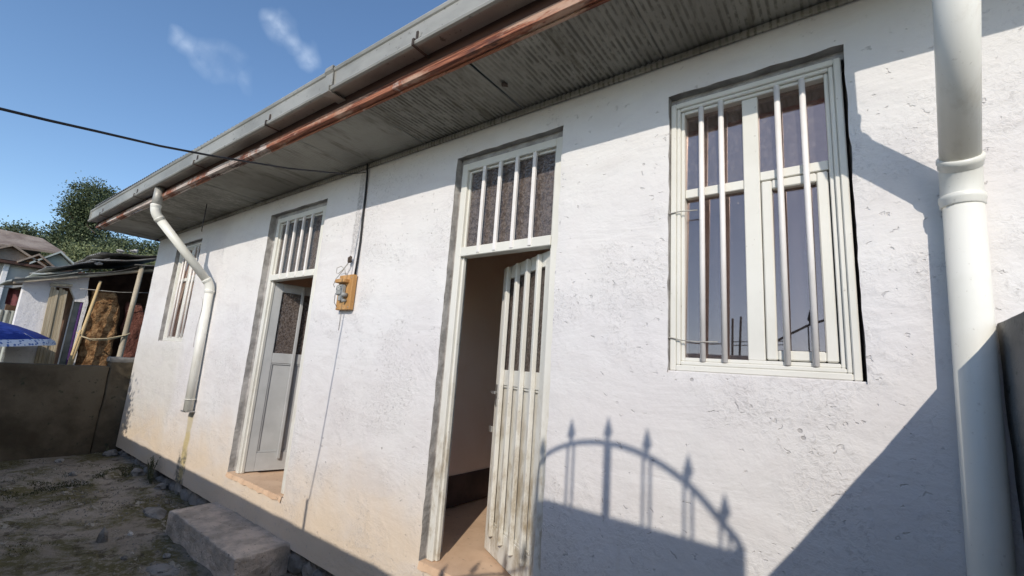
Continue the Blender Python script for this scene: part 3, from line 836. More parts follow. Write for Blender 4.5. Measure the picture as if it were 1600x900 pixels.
tb('loop_wire', [(-1.10, -.05, 1.825), (-1.11, -.055, 1.87), (-1.16, -.06, 1.90), (-1.22, -.06, 1.89), (-1.235, -.05, 1.85), (-1.20, -.05, 1.845), (-1.15, -.05, 1.87), (-1.10, -.04, 1.93)], .003, 'wire', mb, 5)
tb('loop_wire', [(-1.10, -.04, 1.92), (-1.15, -.05, 1.86), (-1.23, -.05, 1.80), (-1.27, -.04, 1.755), (-1.265, -.03, 1.735)], .003, 'wire', mb, 5)
tb('loop_wire', [(-1.152, -.06, 1.70), (-1.20, -.055, 1.67), (-1.205, -.05, 1.60), (-1.17, -.048, 1.57)], .0025, 'cable', mb, 5)
tb('drop_wire', [(-1.15, -.02, 1.54), (-1.16, -.006, 1.46), (-1.165, -.004, 1.38)], .0025, 'wire', mb, 5)
rock(71, .016, .02, .028, (-1.095, -.03, 1.955), 'wire_knot', 'strap', mb, 2, .5)
tag(tb('service_cable', [(-1.035, -.030, 2.785), (-1.036, -.016, 2.70), (-1.028, -.013, 2.50), (-1.022, -.014, 2.30), (-1.012, -.013, 2.10), (-1.016, -.014, 1.95), (-1.014, -.020, 1.826)], .0085, 'cable', None, 8),
    'black service cable running down the wall to the meter board', 'cable')
pth = [(-1.035, -.035, 2.705), (-.938, -.242, 2.585), (-.823, -.533, 2.46), (-.718, -.80, 2.348), (-.628, -1.024, 2.266), (-.545, -1.231, 2.19), (-.43, -1.518, 2.093), (-.336, -1.751, 2.026), (-.279, -1.893, 1.984), (-.23, -2.013, 1.951), (-.166, -2.172, 1.909), (0, -2.62, 1.84)]
tag(MB().tube(pth, [.004, .0045] + [.0055] * 10, 8).build('overhead_wire', 'cable'), 'thin black overhead wire crossing the sky to the eave', 'wire')
tag(tb('hanging_wire', [(-3.70, -.30, 2.792), (-3.70, -.30, 2.70), (-3.69, -.302, 2.62), (-3.702, -.30, 2.56), (-3.68, -.305, 2.52), (-3.70, -.30, 2.478), (-3.72, -.29, 2.468)], .005, 'cable', None, 6), 'short twisted wire end dangling from the soffit by the far downpipe', 'wire')
tag(rock(44, .016, .022, .012, (.62, -.28, 2.786), 'wasp_nest', 'strap', None, 2, .5), 'small dark wasp nest stuck under the grey soffit', 'nest')

# ================================================================== YARD
# cast concrete step in front of the far door, weathered edges
def worn_block(name, x0, x1, y0, y1, z0, z1, mat, parent=None, step=.045, amp=.014, rnd=.03):
    bm = bmesh.new()
    bmesh.ops.create_cube(bm, size=1)
    for v in bm.verts: v.co = Vector((x0 + (v.co.x + .5) * (x1 - x0), y0 + (v.co.y + .5) * (y1 - y0), z0 + (v.co.z + .5) * (z1 - z0)))
    bmesh.ops.bevel(bm, geom=list(bm.edges), offset=rnd, segments=2, affect='EDGES', profile=.5)
    for ax, a, b in ((0, x0, x1), (1, y0, y1), (2, z0, z1)):
        n = max(2, int((b - a) / step))
        for i in range(1, n):
            co = Vector((0, 0, 0)); co[ax] = a + (b - a) * i / n; no = Vector((0, 0, 0)); no[ax] = 1
            bmesh.ops.bisect_plane(bm, geom=bm.verts[:] + bm.edges[:] + bm.faces[:], plane_co=co, plane_no=no)
    for v in bm.verts:
        p = v.co.copy()
        v.co += Vector((nz(p + Vector((5, 0, 0)), 4), nz(p + Vector((0, 9, 0)), 4), .6 * nz(p + Vector((0, 0, 13)), 4))) * amp
        v.co += Vector((nz(p, 17), nz(p + Vector((3, 3, 3)), 17), nz(p + Vector((7, 1, 3)), 17))) * amp * .45
    m = MB(); bm.verts.index_update()
    m.add([v.co.copy() for v in bm.verts], [tuple(v.index for v in f.verts) for f in bm.faces], 0, True); bm.free()
    return m.build(name, mat, parent)
tag(worn_block('concrete_step', -2.84, -1.43, -.385, .012, -.62, -.292, 'step', None, .03, .020, .008), 'worn concrete step block below the far door', 'step')
st = rock(12, .062, .055, .12, (-2.95, -.79, -.47), 'stone', 'stone', None, 1, .18)
for v in st.data.vertices:
    k = 1 - .8 * max(0, v.co.z - .10) / .17; v.co.x *= max(.12, k); v.co.y *= max(.12, k)
tag(st, 'dark pointed stone standing alone in the middle of the yard', 'stone')
tag(rock(15, .16, .085, .018, (-2.12, -.60, -.502), 'broken_slab', 'stone', None, 3, .45), 'flat grey broken slab of mortar lying in front of the step', 'slab')
tag(rock(16, .17, .085, .035, (-3.42, -.30, -.475), 'broken_slab', 'stone', None, 3, .25), 'flat grey slab half sunk beside the left end of the step', 'slab')
lab = ['small dark stone left of the broken mortar slab', 'thumb-sized dark pebble behind the broken mortar slab', 'small pale pebble right of the pointed stone', 'small grey stone near the foot of the left wall',
       'rounded dark stone on the lip of the old slab', 'dark stone in the corner between left wall and house', 'squat stone under the plaster edge beside the weeds', 'knobbly grey stone in the rubble under the far downpipe']
sp = [(-2.45, -.75, .022), (-2.30, -.52, .028), (-2.95, -.60, .018), (-6.05, -.62, .045), (-5.2, -.62, .04), (-6.2, -.08, .075), (-4.9, -.10, .07), (-4.15, -.06, .06)]
for i, (x, y, r) in enumerate(sp):
    tag(rock(100 + i, r * 1.3, r, r * .8, (x, y, yard_z(x, y) + r * .25), 'stone', 'white_stone' if i == 2 else 'stone', None, 2, .35), lab[i], 'stone', 'loose stones in the yard')
# gravel and crumbs: uncountable
m = MB(); rg = random.Random(5)
for i in range(1500):
    x = rg.uniform(-6.2, -.8); y = -abs(rg.gauss(0, .55)) - .02
    if y < -2.3: continue
    r = rg.uniform(.003, .011)
    if mnoise.noise(Vector((x * 1.5, y * 1.5, 4))) < -.05: continue
    z = yard_z(x, y) + r * .3; a = rg.uniform(0, 6)
    c, s_ = math.cos(a) * r, math.sin(a) * r
    m.add([(x + c, y + s_, z - r * .4), (x - s_, y + c, z - r * .4), (x - c, y - s_, z - r * .4), (x + s_, y - c, z - r * .4), (x + r * .2, y, z + r * .7)], [(0, 1, 4), (1, 2, 4), (2, 3, 4), (3, 0, 4)])
tag(m.build('gravel', 'stone'), 'scatter of grit and crumbs on the yard floor', 'gravel', None, 'stuff')
# moss tufts along the slab lip
m = MB()
for i in range(9000):
    if i % 3:
        y = rg.uniform(-2.0, -.05); x = -5.05 + .9 * (-.3 - y) * .25 + rg.gauss(0, .10)
    else:
        x = rg.uniform(-6.3, -2.9); y = rg.uniform(-1.5, -.02)
        if mnoise.noise(Vector((x * 2.2, y * 2.2, 8))) < .12: continue
    if mnoise.noise(Vector((x * 5, y * 5, 1))) < -.1: continue
    z = yard_z(x, y) - .002; h = rg.uniform(.006, .02); a = rg.uniform(0, 6.28); w = rg.uniform(.003, .006)
    dx, dy = math.cos(a) * w, math.sin(a) * w; lx, ly = rg.gauss(0, .006), rg.gauss(0, .006)
    m.add([(x - dx, y - dy, z), (x + dx, y + dy, z), (x + lx, y + ly, z + h)], [(0, 1, 2)])
tag(m.build('moss', 'moss'), 'dark moss and short grass on the old slab lip', 'moss', None, 'stuff')

def weed(x, y, z, h, n, seed, label, group=None):
    r = random.Random(seed)
    w = thing('weed', (x, y, z), label, 'weed', group)
    stems = MB(); lv = MB()
    for i in range(n):
        a = r.uniform(0, 6.28); sp_ = r.uniform(.05, .35) * h
        tip = Vector((x + math.cos(a) * sp_, min(-.02, y + math.sin(a) * sp_ * .6), z + h * r.uniform(.5, 1)))
        mid_ = Vector((x, y, z)).lerp(tip, .5) + Vector((r.gauss(0, .02), 0, .03))
        pts = [(x + r.gauss(0, .015), y, z - .02), mid_, tip]
        stems.tube(pts, [.0035, .0025, .001], 5)
        for k in range(int(14 * h / .3)):
            t = r.uniform(.15, 1); p = (Vector(pts[0]).lerp(mid_, t * 2) if t < .5 else mid_.lerp(tip, t * 2 - 1))
            d = Vector((r.gauss(0, 1), r.gauss(0, 1), r.gauss(.2, .6))).normalized(); s = r.uniform(.012, .03)
            e = d.cross(Vector((0, 0, 1))).normalized() * s * .35
            lv.add([p, p + d * s * .5 + e, p + d * s, p + d * s * .5 - e], [(0, 1, 2, 3)])
    stems.build('stem', 'weed', w); lv.build('foliage', 'weed', w)
    return w
weed(-4.55, -.07, -.44, .34, 16, 1, 'dusty weed with thin dry stalks growing at the foot of the house wall')
weed(-4.38, -.10, -.44, .20, 14, 2, 'low bushy weed right of the dry stalks under the far downpipe')
weed(-6.2, -.12, -.42, .13, 12, 3, 'low dark weed in the corner by the left wall pier')

# ================================================================== YARD WALLS AND GATE
lw = thing('boundary_wall', (-6.5, -1.4, -.75), 'dark cement wall closing the far left end of the yard', 'wall')
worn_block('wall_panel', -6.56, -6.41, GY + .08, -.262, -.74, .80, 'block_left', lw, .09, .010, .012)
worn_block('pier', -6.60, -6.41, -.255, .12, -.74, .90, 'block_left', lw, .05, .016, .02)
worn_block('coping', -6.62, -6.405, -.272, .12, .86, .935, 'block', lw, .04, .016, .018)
rw = thing('boundary_wall', (2.6, -.9, -.75), 'rendered side wall at the right edge beside the near downpipe', 'wall')
worn_block('wall_panel', 2.512, 2.66, -1.78, -.004, -.74, 1.423, 'block', rw, .08, .005, .008)
worn_block('end_pier', 2.49, 2.69, -1.98, -1.785, -.74, 1.43, 'block', rw, .08, .006, .012)
sw = thing('boundary_wall', (-2.5, GY, -.75), 'street-side cement wall of the yard left of the gate', 'wall')
WT = -.14 + .676 * 2.7
worn_block('wall_panel', -6.6, 1.975, GY - .15, GY, -.74, WT, 'bounce_white', sw, .12, .008, .012)
tb('wire_post', [(0, GY + .03, WT - .5), (0, GY + .03, 1.87)], .015, 'steel', sw, 8)
PL = Vector((0.585, -6.0, -.75))  # pole pair added across the street for its reflection in the pane
lp = thing('wired_poles', PL, 'two thin bare poles with lines across the street, seen in the near window pane', 'poles')
tb('line_pole', [PL, PL + Vector((0.615 - 0.585, 0, 2.773 + .75))], .018, 'strap', lp, 8)
tb('line_pole', [PL + Vector((.03, 0, 0)), PL + Vector((0.744 - 0.585, 0, 2.805 + .75))], .018, 'strap', lp, 8)
for dz in (0, .06): tb('line', [(0.613, -6.0, 2.312 + dz), (0.613 + .8, -6.0, 2.312 + .03 + dz)], .008, 'strap', lp, 6)
sw2 = thing('boundary_wall', (4.6, GY, -.75), 'street-side cement wall of the yard right of the gate', 'wall')
worn_block('wall_panel', 3.22, 6.0, GY - .15, GY, -.74, WT, 'bounce_white', sw2, .12, .008, .012)

gate = thing('gate', (2.38, GY, -.5), 'steel yard gate with arched top and spear points', 'gate')
GX = .478 * 2.7; GZ = .676 * 2.7
gx0, gx1 = .790 + GX, 1.772 + GX
pz = .528 + GZ
bx('sheet_panel', (gx0 + .02, GY - .012, -.40), (gx1 - .02, GY - .006, pz), 'gate_panel', gate, 0)
bx('stile', (gx0, GY - .03, -.42), (gx0 + .03, GY + .01, pz + .03), 'steel', gate, .003)
bx('stile', (gx1 - .03, GY - .03, -.42), (gx1, GY + .01, pz + .03), 'steel', gate, .003)
for z in (-.38, .9, pz - .03): bx('rail', (gx0 + .031, GY - .028, z), (gx1 - .031, GY + .008, z + .035), 'steel', gate, .003)
spk = [(.835, .735), (1.004, .83), (1.200, .862), (1.389, .835), (1.567, .752), (1.708, .625)]
arch = [(gx0 + .01, pz), (.806 + GX, .64 + GZ)] + [(x + GX, z + GZ) for x, z in spk] + [(1.755 + GX, .575 + GZ), (gx1 - .01, pz)]
ap = []
for i in range(len(arch) - 1):
    p0 = arch[max(i - 1, 0)]; p1_ = arch[i]; p2_ = arch[i + 1]; p3 = arch[min(i + 2, len(arch) - 1)]
    for k in range(5):
        t = k / 5
        ap.append(tuple(.5 * (2 * p1_[j] + (p2_[j] - p0[j]) * t + (2 * p0[j] - 5 * p1_[j] + 4 * p2_[j] - p3[j]) * t * t + (3 * p1_[j] - p0[j] - 3 * p2_[j] + p3[j]) * t ** 3) for j in (0, 1)))
tb('arch_rail', [(x, GY - .01, z) for x, z in ap] + [(arch[-1][0], GY - .01, arch[-1][1])], .012, 'steel', gate, 8)
for i, (x, z) in enumerate(spk):
    X_, Z_ = x + GX, z + GZ
    for dx in ((-.016, .016) if i != 2 else (-.010, .010)):
        tb('upright', [(X_ + dx, GY - .01, pz - .02), (X_ + dx, GY - .01, Z_ - .004)], .0062 if i != 2 else .009, 'steel', gate, 6)
    MB().tube([(X_, GY - .01, Z_), (X_, GY - .01, Z_ + .03), (X_, GY - .01, Z_ + .045), (X_, GY - .01, Z_ + .125)], [.008, .010, .022, .001], 8).build('spear_point', 'steel', gate)
for x in (gx0 - .045, gx1 + .06): bx('gate_post', (x - .04, GY - .06, -.74), (x + .04, GY + .02, WT - .01), 'gate_panel', gate, .006)
rail = [(1.42, 1.70), (1.50, 1.765), (1.684, 1.885), (1.877, 1.995), (2.02, 2.045), (2.06, 2.05)]
tb('side_rail', [(x, GY - .012, z) for x, z in rail], .011, 'steel', sw, 8)
for x, z in ((1.50, 1.765), (1.684, 1.885), (1.877, 1.995), (2.03, 2.047)):
    for dx in (-.016, .016): tb('rail_upright', [(x + dx, GY - .012, WT - .03), (x + dx, GY - .012, z - .003)], .0062, 'steel', sw, 6)
    MB().tube([(x, GY - .012, z), (x, GY - .012, z + .03), (x, GY - .012, z + .045), (x, GY - .012, z + .138)], [.008, .010, .022, .001], 8).build('spear_point', 'steel', sw)

# ================================================================== TREES
def leafcloud(m, blobs, size, r, clump=26, flat=.7):
    for (c, rad, n) in blobs:
        c = Vector(c)
        for i in range(int(n * 2.4) if size > .075 else n):
            d = Vector((r.gauss(0, 1), r.gauss(0, 1), r.gauss(0, 1))).normalized()
            k = (r.uniform(.25, 1)) ** .45
            bump_ = 1 + .42 * mnoise.noise(d * 2.3 + c)
            q = c + Vector((d.x * rad[0], d.y * rad[1], d.z * rad[2])) * k * bump_
            cs = r.uniform(.5, 1.2) * size * 2.1
            for j in range(clump):
                p = q + Vector((r.gauss(0, cs), r.gauss(0, cs), r.gauss(0, cs * flat)))
                t = (p - q).normalized() + Vector((r.gauss(0, .5), r.gauss(0, .5), r.gauss(.3, .5)))
                t.normalize(); s = size * r.uniform(.6, 1.3)
                e = t.cross(Vector((r.gauss(0, 1), r.gauss(0, 1), r.gauss(0, 1)))).normalized() * s * .3
                m.add([p, p + t * s * .5 + e, p + t * s, p + t * s * .5 - e], [(0, 1, 2, 3)])
def tree(name, base, top, blobs, size, seed, mat, label, group, trunk=.16, clump=26):
    r = random.Random(seed)
    t = thing(name, base, label, 'tree', group)
    b, tp = Vector(base), Vector(top)
    tm = MB()
    tm.tube([b - Vector((0, 0, .3)), b.lerp(tp, .35) + Vector((.1, .05, 0)), b.lerp(tp, .7), tp], [trunk, trunk * .75, trunk * .5, trunk * .15], 10)
    for c, rad, n in blobs:
        c = Vector(c)
        for k in range(3):
            s = b.lerp(tp, r.uniform(.35, .85)); e = c + Vector((r.gauss(0, .4) * rad[0], r.gauss(0, .4) * rad[1], r.gauss(0, .3) * rad[2]))
            tm.tube([s, s.lerp(e, .5) + Vector((0, 0, -.1)), e], [trunk * .35, trunk * .2, trunk * .06], 6)
    tm.build('trunk', 'bark', t)
    cm_ = MB(); leafcloud(cm_, blobs, size, r, clump)
    cm_.build('crown', mat, t)
    return t
GRP = 'trees beyond the yard'
tree('cypress_tree', (-25.0, 2.0, -.75), (-24.8, 1.55, 7.7),
     [((-24.7, 1.75, 7.35), (.9, .85, .75), 120), ((-24.6, 2.15, 6.7), (1.0, .95, .6), 90), ((-24.9, 1.35, 6.65), (.6, .5, .5), 50), ((-25, 1.7, 5.9), (.8, .7, .5), 45),
      ((-25.2, 1.35, 5.55), (.9, .75, .6), 80), ((-24.8, 2.3, 5.3), (1.1, 1.2, .7), 110), ((-25, 1.3, 4.8), (1, .9, .7), 90)], .085, 11, 'leaf_dark',
     'tall dark tree with rounded crown rising behind the tin-roofed shack', GRP, .2)
tree('cypress_tree', (-23.6, 3.6, -.75), (-23.6, 3.5, 5.6),
     [((-23.6, 3.3, 5.1), (1.1, 1.2, .65), 110), ((-23.4, 4.4, 5.0), (1.1, 1.2, .7), 120), ((-23.5, 2.7, 4.4), (1.2, 1.3, .8), 120), ((-23.2, 4.8, 4.2), (1.2, 1.4, .8), 120)], .085, 12, 'leaf_dark',
     'dark spreading tree just beyond the house corner under the eave', GRP, .18)
tree('olive_tree', (-21.6, 1.9, -.75), (-21.6, 1.7, 4.4),
     [((-21.7, 1.3, 4.2), (.8, .8, .5), 70), ((-21.5, 2.3, 4.25), (.9, .9, .55), 80), ((-21.6, .75, 3.8), (.7, .6, .4), 45), ((-21.4, 3.2, 4.3), (.9, .9, .5), 60)], .085, 13, 'leaf_pale',
     'pale olive-green shrubby tree directly above the shack roof', GRP, .12)
tree('broadleaf_tree', (-28.3, .3, -.75), (-28.2, .25, 5.9),
     [((-28.0, .1, 5.55), (.8, .75, .5), 80), ((-27.8, .75, 5.1), (.8, .7, .45), 70), ((-28.4, -.6, 5.0), (.8, .7, .35), 60), ((-27.4, 1.2, 4.8), (.7, .6, .4), 50)], .09, 14, 'leaf_dark',
     'small dark tree above the brown roofs at the left edge', GRP, .14)
# tree on the street side whose crown shades the left end of the yard
tree('hedge_tree', (-5.5, -3.9, -.75), (-5.5, -3.8, 2.7),
     [((-5.25, -3.75, 2.45), (.60, .45, .70), 210), ((-5.5, -3.8, 1.75), (.7, .45, .5), 150), ((-5.05, -3.75, 2.70), (.42, .4, .34), 110), ((-4.78, -3.7, 2.15), (.30, .4, .6), 90)], .07, 15, 'leaf_green',
     'leafy green tree on the street side shading the left end of the yard', GRP, .09, 30)

# ================================================================== SHACK beyond the left wall
sh = thing('shack', (-8.6, -.2, -.75), 'whitewashed mud shack with patched tin roof beyond the left wall', 'shack')
def px(name, pts, x0, x1, mat, parent=sh, bevel=.0): return MB().prism_x(pts, x0, x1).build(name, mat, parent, bevel, 1, True)
Zb = -.74
px('white_wall', [(-1.16, Zb), (-.80, Zb), (-.80, 1.95), (-.87, 2.10), (-1.16, 1.98)], -8.12, -8.0, 'shackwhite', sh, .01)
px('white_wall', [(-.555, Zb), (-.5552, 1.80), (-.64, 1.97), (-.869, 1.952), (-.869, 2.10), (-.44, 2.22), (-.44, 1.76), (-.5548, 1.755)], -8.12, -8.003, 'shackwhite', sh)
px('wall_edge', [(-.445, Zb), (-.385, Zb), (-.37, .9), (-.40, 1.4), (-.385, 1.76), (-.43, 1.98), (-.438, 2.1), (-.4385, 1.0)], -8.13, -7.99, 'shackwhite', sh)
nb = 6
for i in range(nb):
    a0, a1 = i / nb, (i + .93) / nb
    tl, tr, bl, br = (-.862 + .20 * a0, -.862 + .20 * a1, -.80 + .24 * a0, -.80 + .24 * a1)
    hz = 1.94 - .02 * (i % 3)
    px('door_plank', [(bl, Zb), (br, Zb), (tr, hz), (tl, hz + .004)], -7.99 - .004 * (i % 2), -7.962 + .006 * (i % 3), 'plank', sh, .003)
px('lintel', [(-.88, 1.955), (-.63, 1.985), (-.63, 2.025), (-.88, 1.995)], -7.995, -7.93, 'plank', sh, .004)
px('side_window', [(-.553, Zb), (-.471, Zb), (-.473, 1.753), (-.553, 1.752)], -8.08, -8.05, 'dullglass', sh)
px('window_post', [(-.470, Zb), (-.448, Zb), (-.448, 1.75), (-.472, 1.751)], -8.05, -8.01, 'purple', sh, .003)
def mudwall(pts, x0, x1, mat, seed):
    ys = [p[0] for p in pts]; zs_ = [p[1] for p in pts]
    m = MB(); vs = []; fs = []; ny, nk = 16, 46
    z0, z1 = min(zs_), max(zs_)
    half = len(pts) // 2
    L_, R_ = pts[:half], pts[half:][::-1]
    def at(side, z):
        for a, b in zip(side, side[1:]):
            if a[1] <= z <= b[1] + 1e-9: return a[0] + (b[0] - a[0]) * (z - a[1]) / (b[1] - a[1])
        return side[-1][0]
    for k in range(nk + 1):
        z = z0 + (z1 - z0) * k / nk
        a, b = at(L_, min(z, L_[-1][1])), at(R_, min(z, R_[-1][1]))
        for j in range(ny + 1):
            y = a + (b - a) * j / ny
            e = .025 * nz((y, z, seed), 6) + .012 * nz((y, z, seed + 4), 19)
            vs.append((x1 + e * 1.4 - (.05 if j in (0, ny) or k == nk else 0), y + e * (j in (0, ny)), z))
    n1 = len(vs)
    vs += [(x0, v[1], v[2]) for v in vs]
    W = ny + 1
    for k in range(nk):
        for j in range(ny):
            a = k * W + j
            fs += [(a, a + 1, a + W + 1, a + W), (n1 + a, n1 + a + W, n1 + a + W + 1, n1 + a + 1)]
        for j, flip in ((0, 0), (ny, 1)):
            a = k * W + j; f = (a, a + W, n1 + a + W, n1 + a); fs.append(f if not flip else f[::-1])
    for j in range(ny):
        a = nk * W + j; fs.append((a, a + 1, n1 + a + 1, n1 + a))
    m.add(vs, fs, 0, True)
    return m.build('mud_wall', mat, sh)
mudwall([(-.37, Zb), (-.36, .8), (-.34, 1.4), (-.36, 1.99), (-.05, 2.0), (.05, 1.75), (.08, 1.3), (.06, Zb)], -8.20, -8.04, 'mud', 3)
mudwall([(.20, Zb), (.22, .9), (.14, 1.4), (.15, 1.86), (.34, 1.86), (.46, 1.62), (.70, 1.4), (.72, Zb)], -8.26, -8.10, 'mudred', 8)
px('back_wall', [(-1.15, Zb), (2.4, Zb), (2.4, 2.85), (.3, 2.55), (-1.15, 1.95)], -9.75, -9.63, 'mudside')
bx('end_wall', (-9.62, 2.28, Zb), (-7.8, 2.4, 2.8), 'mudside', sh, 0)
bx('partition', (-9.62, -.56, Zb), (-8.125, -.46, 2.1), 'mudside', sh, 0)
MB().tube([(-7.84, -.45, Zb), (-7.88, -.437, .75), (-7.9, -.37, 1.45), (-7.9, -.312, 2.14)], [.026, .025, .024, .02], 10).build('leaning_pole', 'polewarm', sh)
MB().tube([(-7.66, -.50, Zb), (-7.72, -.487, .75), (-7.8, -.43, 1.3)], [.022, .02, .016], 8).build('leaning_pole', 'polewarm', sh)
MB().tube([(-7.8, .12, Zb), (-7.8, .13, .9), (-7.81, .15, 1.7), (-7.8, .165, 2.50)], [.045, .043, .040, .036], 12).build('roof_post', 'pole', sh)
tb('rope', [(-7.86, -.46, 1.26), (-7.78, -.40, 1.20), (-7.7, -.31, 1.165), (-7.74, -.1, 1.19), (-7.75, .13, 1.27), (-7.75, .19, 1.31)], .012, 'rope', sh, 6)
tb('rope', [(-7.84, -.44, 1.235), (-7.74, -.30, 1.14), (-7.74, -.08, 1.175), (-7.75, .12, 1.255)], .007, 'rope', sh, 6)
tb('line', [(-7.9, -.54, 1.968), (-7.9, -.05, 1.995), (-7.9, .45, 2.07)], .006, 'wire', sh, 5)
def tin(ya, za, yb, zb, xa, xb, mat, amp=.012, seed=0):
    m = MB(); vs = []; fs = []; n = int((xb - xa) / .025)
    K = 6
    for i in range(n + 1):
        x = xa + (xb - xa) * i / n
        for k in range(K + 1):
            t = k / K
            y = ya + (yb - ya) * t + .03 * nz((x, seed, t), 1.5); z = za + (zb - za) * t - .05 * math.sin(t * math.pi) * .4 + .03 * nz((x, t * 2, seed), 1.3)
            w = amp * math.cos(x * 2 * math.pi / .1)
            vs += [(x, y, z + w), (x, y, z + w + .006)]
    S = 2 * (K + 1)
    for i in range(n):
        for k in range(K):
            a = i * S + 2 * k
            fs += [(a, a + 2, a + S + 2, a + S), (a + 1, a + S + 1, a + S + 3, a + 3)]
        a = i * S; fs.append((a, a + S, a + S + 1, a + 1)); a += 2 * K; fs.append((a, a + 1, a + S + 1, a + S))
    for i in (0, n):
        for k in range(K):
            a = i * S + 2 * k; fs.append((a, a + 1, a + 3, a + 2))
    m.add(vs, fs, 0, True)
    return m.build('tin_sheet', mat, sh)
tin(-1.32, 1.96, -.62, 2.20, -9.6, -7.80, 'tinpale', .012, 1)
tin(-1.10, 2.10, -.50, 2.30, -9.7, -7.86, 'tinpale', .014, 2)
tin(-.98, 2.22, -.28, 2.52, -9.8, -7.78, 'tin', .012, 3)
tin(-.66, 2.16, .20, 2.50, -9.7, -7.80, 'tin', .012, 4)
tin(-.50, 2.46, .40, 2.70, -9.8, -7.76, 'tin', .012, 5)
tin(.05, 2.50, 1.20, 2.72, -9.8, -7.74, 'tin', .012, 6)
tin(-.42, 2.60, .55, 2.78, -9.9, -7.80, 'tin', .012, 7)
tin(.9, 2.66, 2.5, 3.0, -9.9, -7.78, 'tin', .012, 8)
MB().tube([(-7.86, -1.28, 1.93), (-7.86, -.55, 2.17), (-7.86, .3, 2.46), (-7.86, 1.4, 2.62)], .028, 8).build('roof_beam', 'pole', sh)
MB().tube([(-8.6, -1.25, 1.97), (-8.6, .3, 2.52), (-8.6, 2.3, 2.75)], .03, 8).build('roof_beam', 'pole', sh)
for i, (x, y, z, l) in enumerate(((-7.84, -.40, 2.42, 'pale stone weighing down the lower tin sheet of the shack roof'), (-7.86, -.16, 2.70, 'left pale stone on the top tin sheet of the shack roof'), (-7.84, .02, 2.74, 'right pale stone on the top tin sheet near the house corner'))):
    tag(rock(300 + i, .05, .055, .03, (x, y, z), 'roof_stone', 'white_stone', None, 2, .3), l, 'stone', 'stones on the shack roof')

# ================================================================== UMBRELLA
UC = Vector((-7.42, -1.56, -.75))
um = thing('umbrella', UC, 'blue parasol with white patterned border beyond the left wall', 'umbrella')
tb('pole', [UC, UC + Vector((0, 0, 2.12))], .018, 'iron', um, 10)
def canopy():
    n = 8; R = .80; tilt = Matrix.Rotation(math.radians(5), 4, 'X')
    top = UC + Vector((0, 0, 2.10))
    rings = [(0, 0), (.25, -.035), (.5, -.10), (.75, -.19), (.93, -.275)]
    vs = []; fs = []
    for q, (k, dz) in enumerate(rings):
        for i in range(n * 4):
            a = 2 * math.pi * (i + .5) / (n * 4)
            s = abs(math.sin(a * n / 2)); rr = R * k * (1 - .035 * s)
            vs.append(top + tilt @ Vector((math.cos(a) * rr, math.sin(a) * rr, dz - .012 * s * k)))
    N = n * 4
    for q in range(len(rings) - 1):
        for i in range(N):
            a, b = q * N + i, q * N + (i + 1) % N
            fs.append((a, b, b + N, a + N))
    m = MB(); m.add(vs, fs, 0, True); cn = m.build('canopy', 'umb', um)
    vs = []; fs = []
    for k, dz in ((.932, -.276), (1.0, -.315), (1.02, -.365)):
        for i in range(N):
            a = 2 * math.pi * (i + .5) / N; s = abs(math.sin(a * n / 2)); rr = R * k * (1 - .035 * s)
            vs.append(top + tilt @ Vector((math.cos(a) * rr, math.sin(a) * rr, dz - .012 * s)))
    for q in range(2):
        for i in range(N):
            a, b = q * N + i, q * N + (i + 1) % N; fs.append((a, b, b + N, a + N))
    m = MB(); m.add(vs, fs, 0, True); m.build('border', 'valance', cn)
    for i in range(n):
        a = 2 * math.pi * (i) / n
        tb('rib', [top + tilt @ Vector((math.cos(a) * R * k, math.sin(a) * R * k, dz - .012)) for k, dz in rings], .004, 'iron', um, 5)
canopy()

# ================================================================== FAR BUILDINGS AND FENCE
cf = thing('tin_fence', (-9.6, -2.2, -.75), 'pale corrugated tin fence behind the blue parasol', 'fence')
for i in range(5):
    m = MB(); vs = []; fs = []; y0 = -1.40 + .42 - .42 * i - .42; n = 24
    for k in range(n + 1):
        y = y0 + .42 * k / n; x = -9.5 - .012 * (i % 2) + .014 * math.cos(y * 2 * math.pi / .075)
        vs += [(x, y, -.74), (x, y, 1.56 + .03 * math.sin(i * 2.1)), (x - .004, y, -.74), (x - .004, y, 1.56 + .03 * math.sin(i * 2.1))]
    for k in range(n):
        a = k * 4; fs += [(a, a + 4, a + 5, a + 1), (a + 2, a + 3, a + 7, a + 6), (a + 1, a + 5, a + 7, a + 3)]
    m.add(vs, fs, 0, True); m.build('tin_sheet', 'tinpale', cf)
for y in (-.99, -1.83, -2.67): bx('fence_post', (-9.58, y - .03, -.74), (-9.53, y + .03, 1.62), 'pole', cf, .004)
bl = MB(); vs = []; fs = []
for i in range(13):
    y = -1.20 + .27 * i / 12
    for k in range(7):
        vs.append((-9.30 + .02 * math.sin(y * 40) + .008 * k * .3, y, 1.93 - .27 * k / 6 - .02 * math.sin(i / 12 * math.pi)))
for i in range(12):
    for k in range(6): a = i * 7 + k; fs.append((a, a + 7, a + 8, a + 1))
bl.add(vs, fs, 0, True)
tag(bl.build('blanket', 'blanket'), 'dark red blanket hanging above the tin fence', 'blanket')
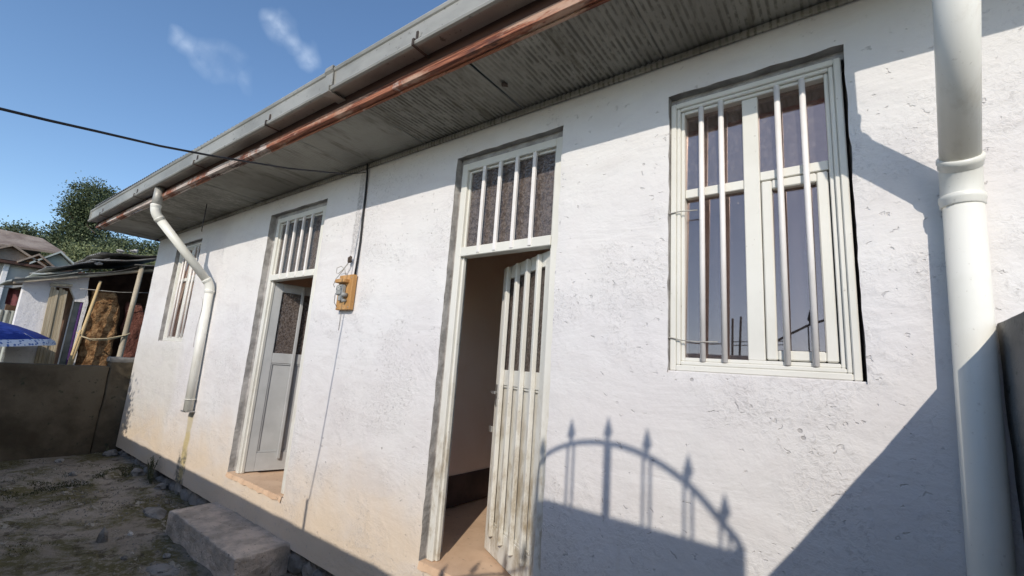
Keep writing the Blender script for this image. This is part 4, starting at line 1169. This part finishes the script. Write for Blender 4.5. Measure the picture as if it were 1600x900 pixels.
tag(tb('clothes_line', [(-9.3, -3.2, 2.02), (-9.3, -1.9, 1.955), (-9.3, -1.15, 1.93), (-9.3, -.92, 1.94), (-9.1, -.50, 2.0)], .006, 'wire', None, 5), 'thin clothes line holding the dark red blanket', 'clothes line')

fh = thing('far_house', (-15.2, -1.2, -.75), 'low grey house with brown gabled roofs at the left edge', 'house')
bx('wall', (-16.5, -4.0, -.74), (-14.0, .55, 2.88), 'farwall', fh, 0)
for y in (-2.5, -1.35): 
    w = bx('window', (-14.0, y - .28, 1.4), (-13.97, y + .28, 2.3), 'dullglass', fh, 0)
bx('corner_post', (-13.99, -1.03, -.74), (-13.93, -.93, 2.86), 'shackwhite', fh, .01)
bx('eave_board', (-13.95, -4.1, 2.80), (-13.80, .62, 2.87), 'fascia_dark', fh, .01)
def gable(yc, half, zb, zt, x0, x1, mat, rmat):
    m = MB(); m.prism_x([(yc - half, zb), (yc + half, zb), (yc, zt)], x0, x1).build('gable', mat, fh)
    for s in (-1, 1):
        m = MB(); t = .05
        m.prism_x([(yc + s * (half + .12), zb - .07), (yc, zt + .01), (yc, zt + .01 + t), (yc + s * (half + .12), zb - .07 + t)], x0 - .1, x1 + .16)
        m.build('roof_slope', rmat, fh, 0, 1, True)
gable(-.98, .52, 2.90, 3.22, -16.2, -13.95, 'oldroof', 'oldroof')
gable(-.52, .20, 2.92, 3.10, -15.6, -13.92, 'orangeroof', 'oldroof')
gable(-.16, .36, 2.93, 3.26, -16.2, -13.95, 'greengable', 'tinpale')
fb = thing('far_house', (-20.5, -2.0, -.75), 'house with a long brown roof behind the gabled house', 'house')
bx('wall', (-22.0, -7.0, -.74), (-19.0, .3, 3.6), 'farwall', fb, 0)
m = MB(); m.add([(-18.8, -7.2, 3.55), (-18.8, .55, 3.95), (-20.5, .1, 4.55), (-20.5, -7.0, 4.8), (-18.8, -7.2, 3.48), (-18.8, .55, 3.88), (-20.5, .1, 4.48), (-20.5, -7.0, 4.73), (-22.3, .4, 3.7), (-22.3, -7.2, 3.6)],
      [(0, 1, 2, 3), (4, 7, 6, 5), (0, 4, 5, 1), (2, 8, 9, 3), (1, 5, 6, 2)]); m.build('roof', 'oldroof', fb)
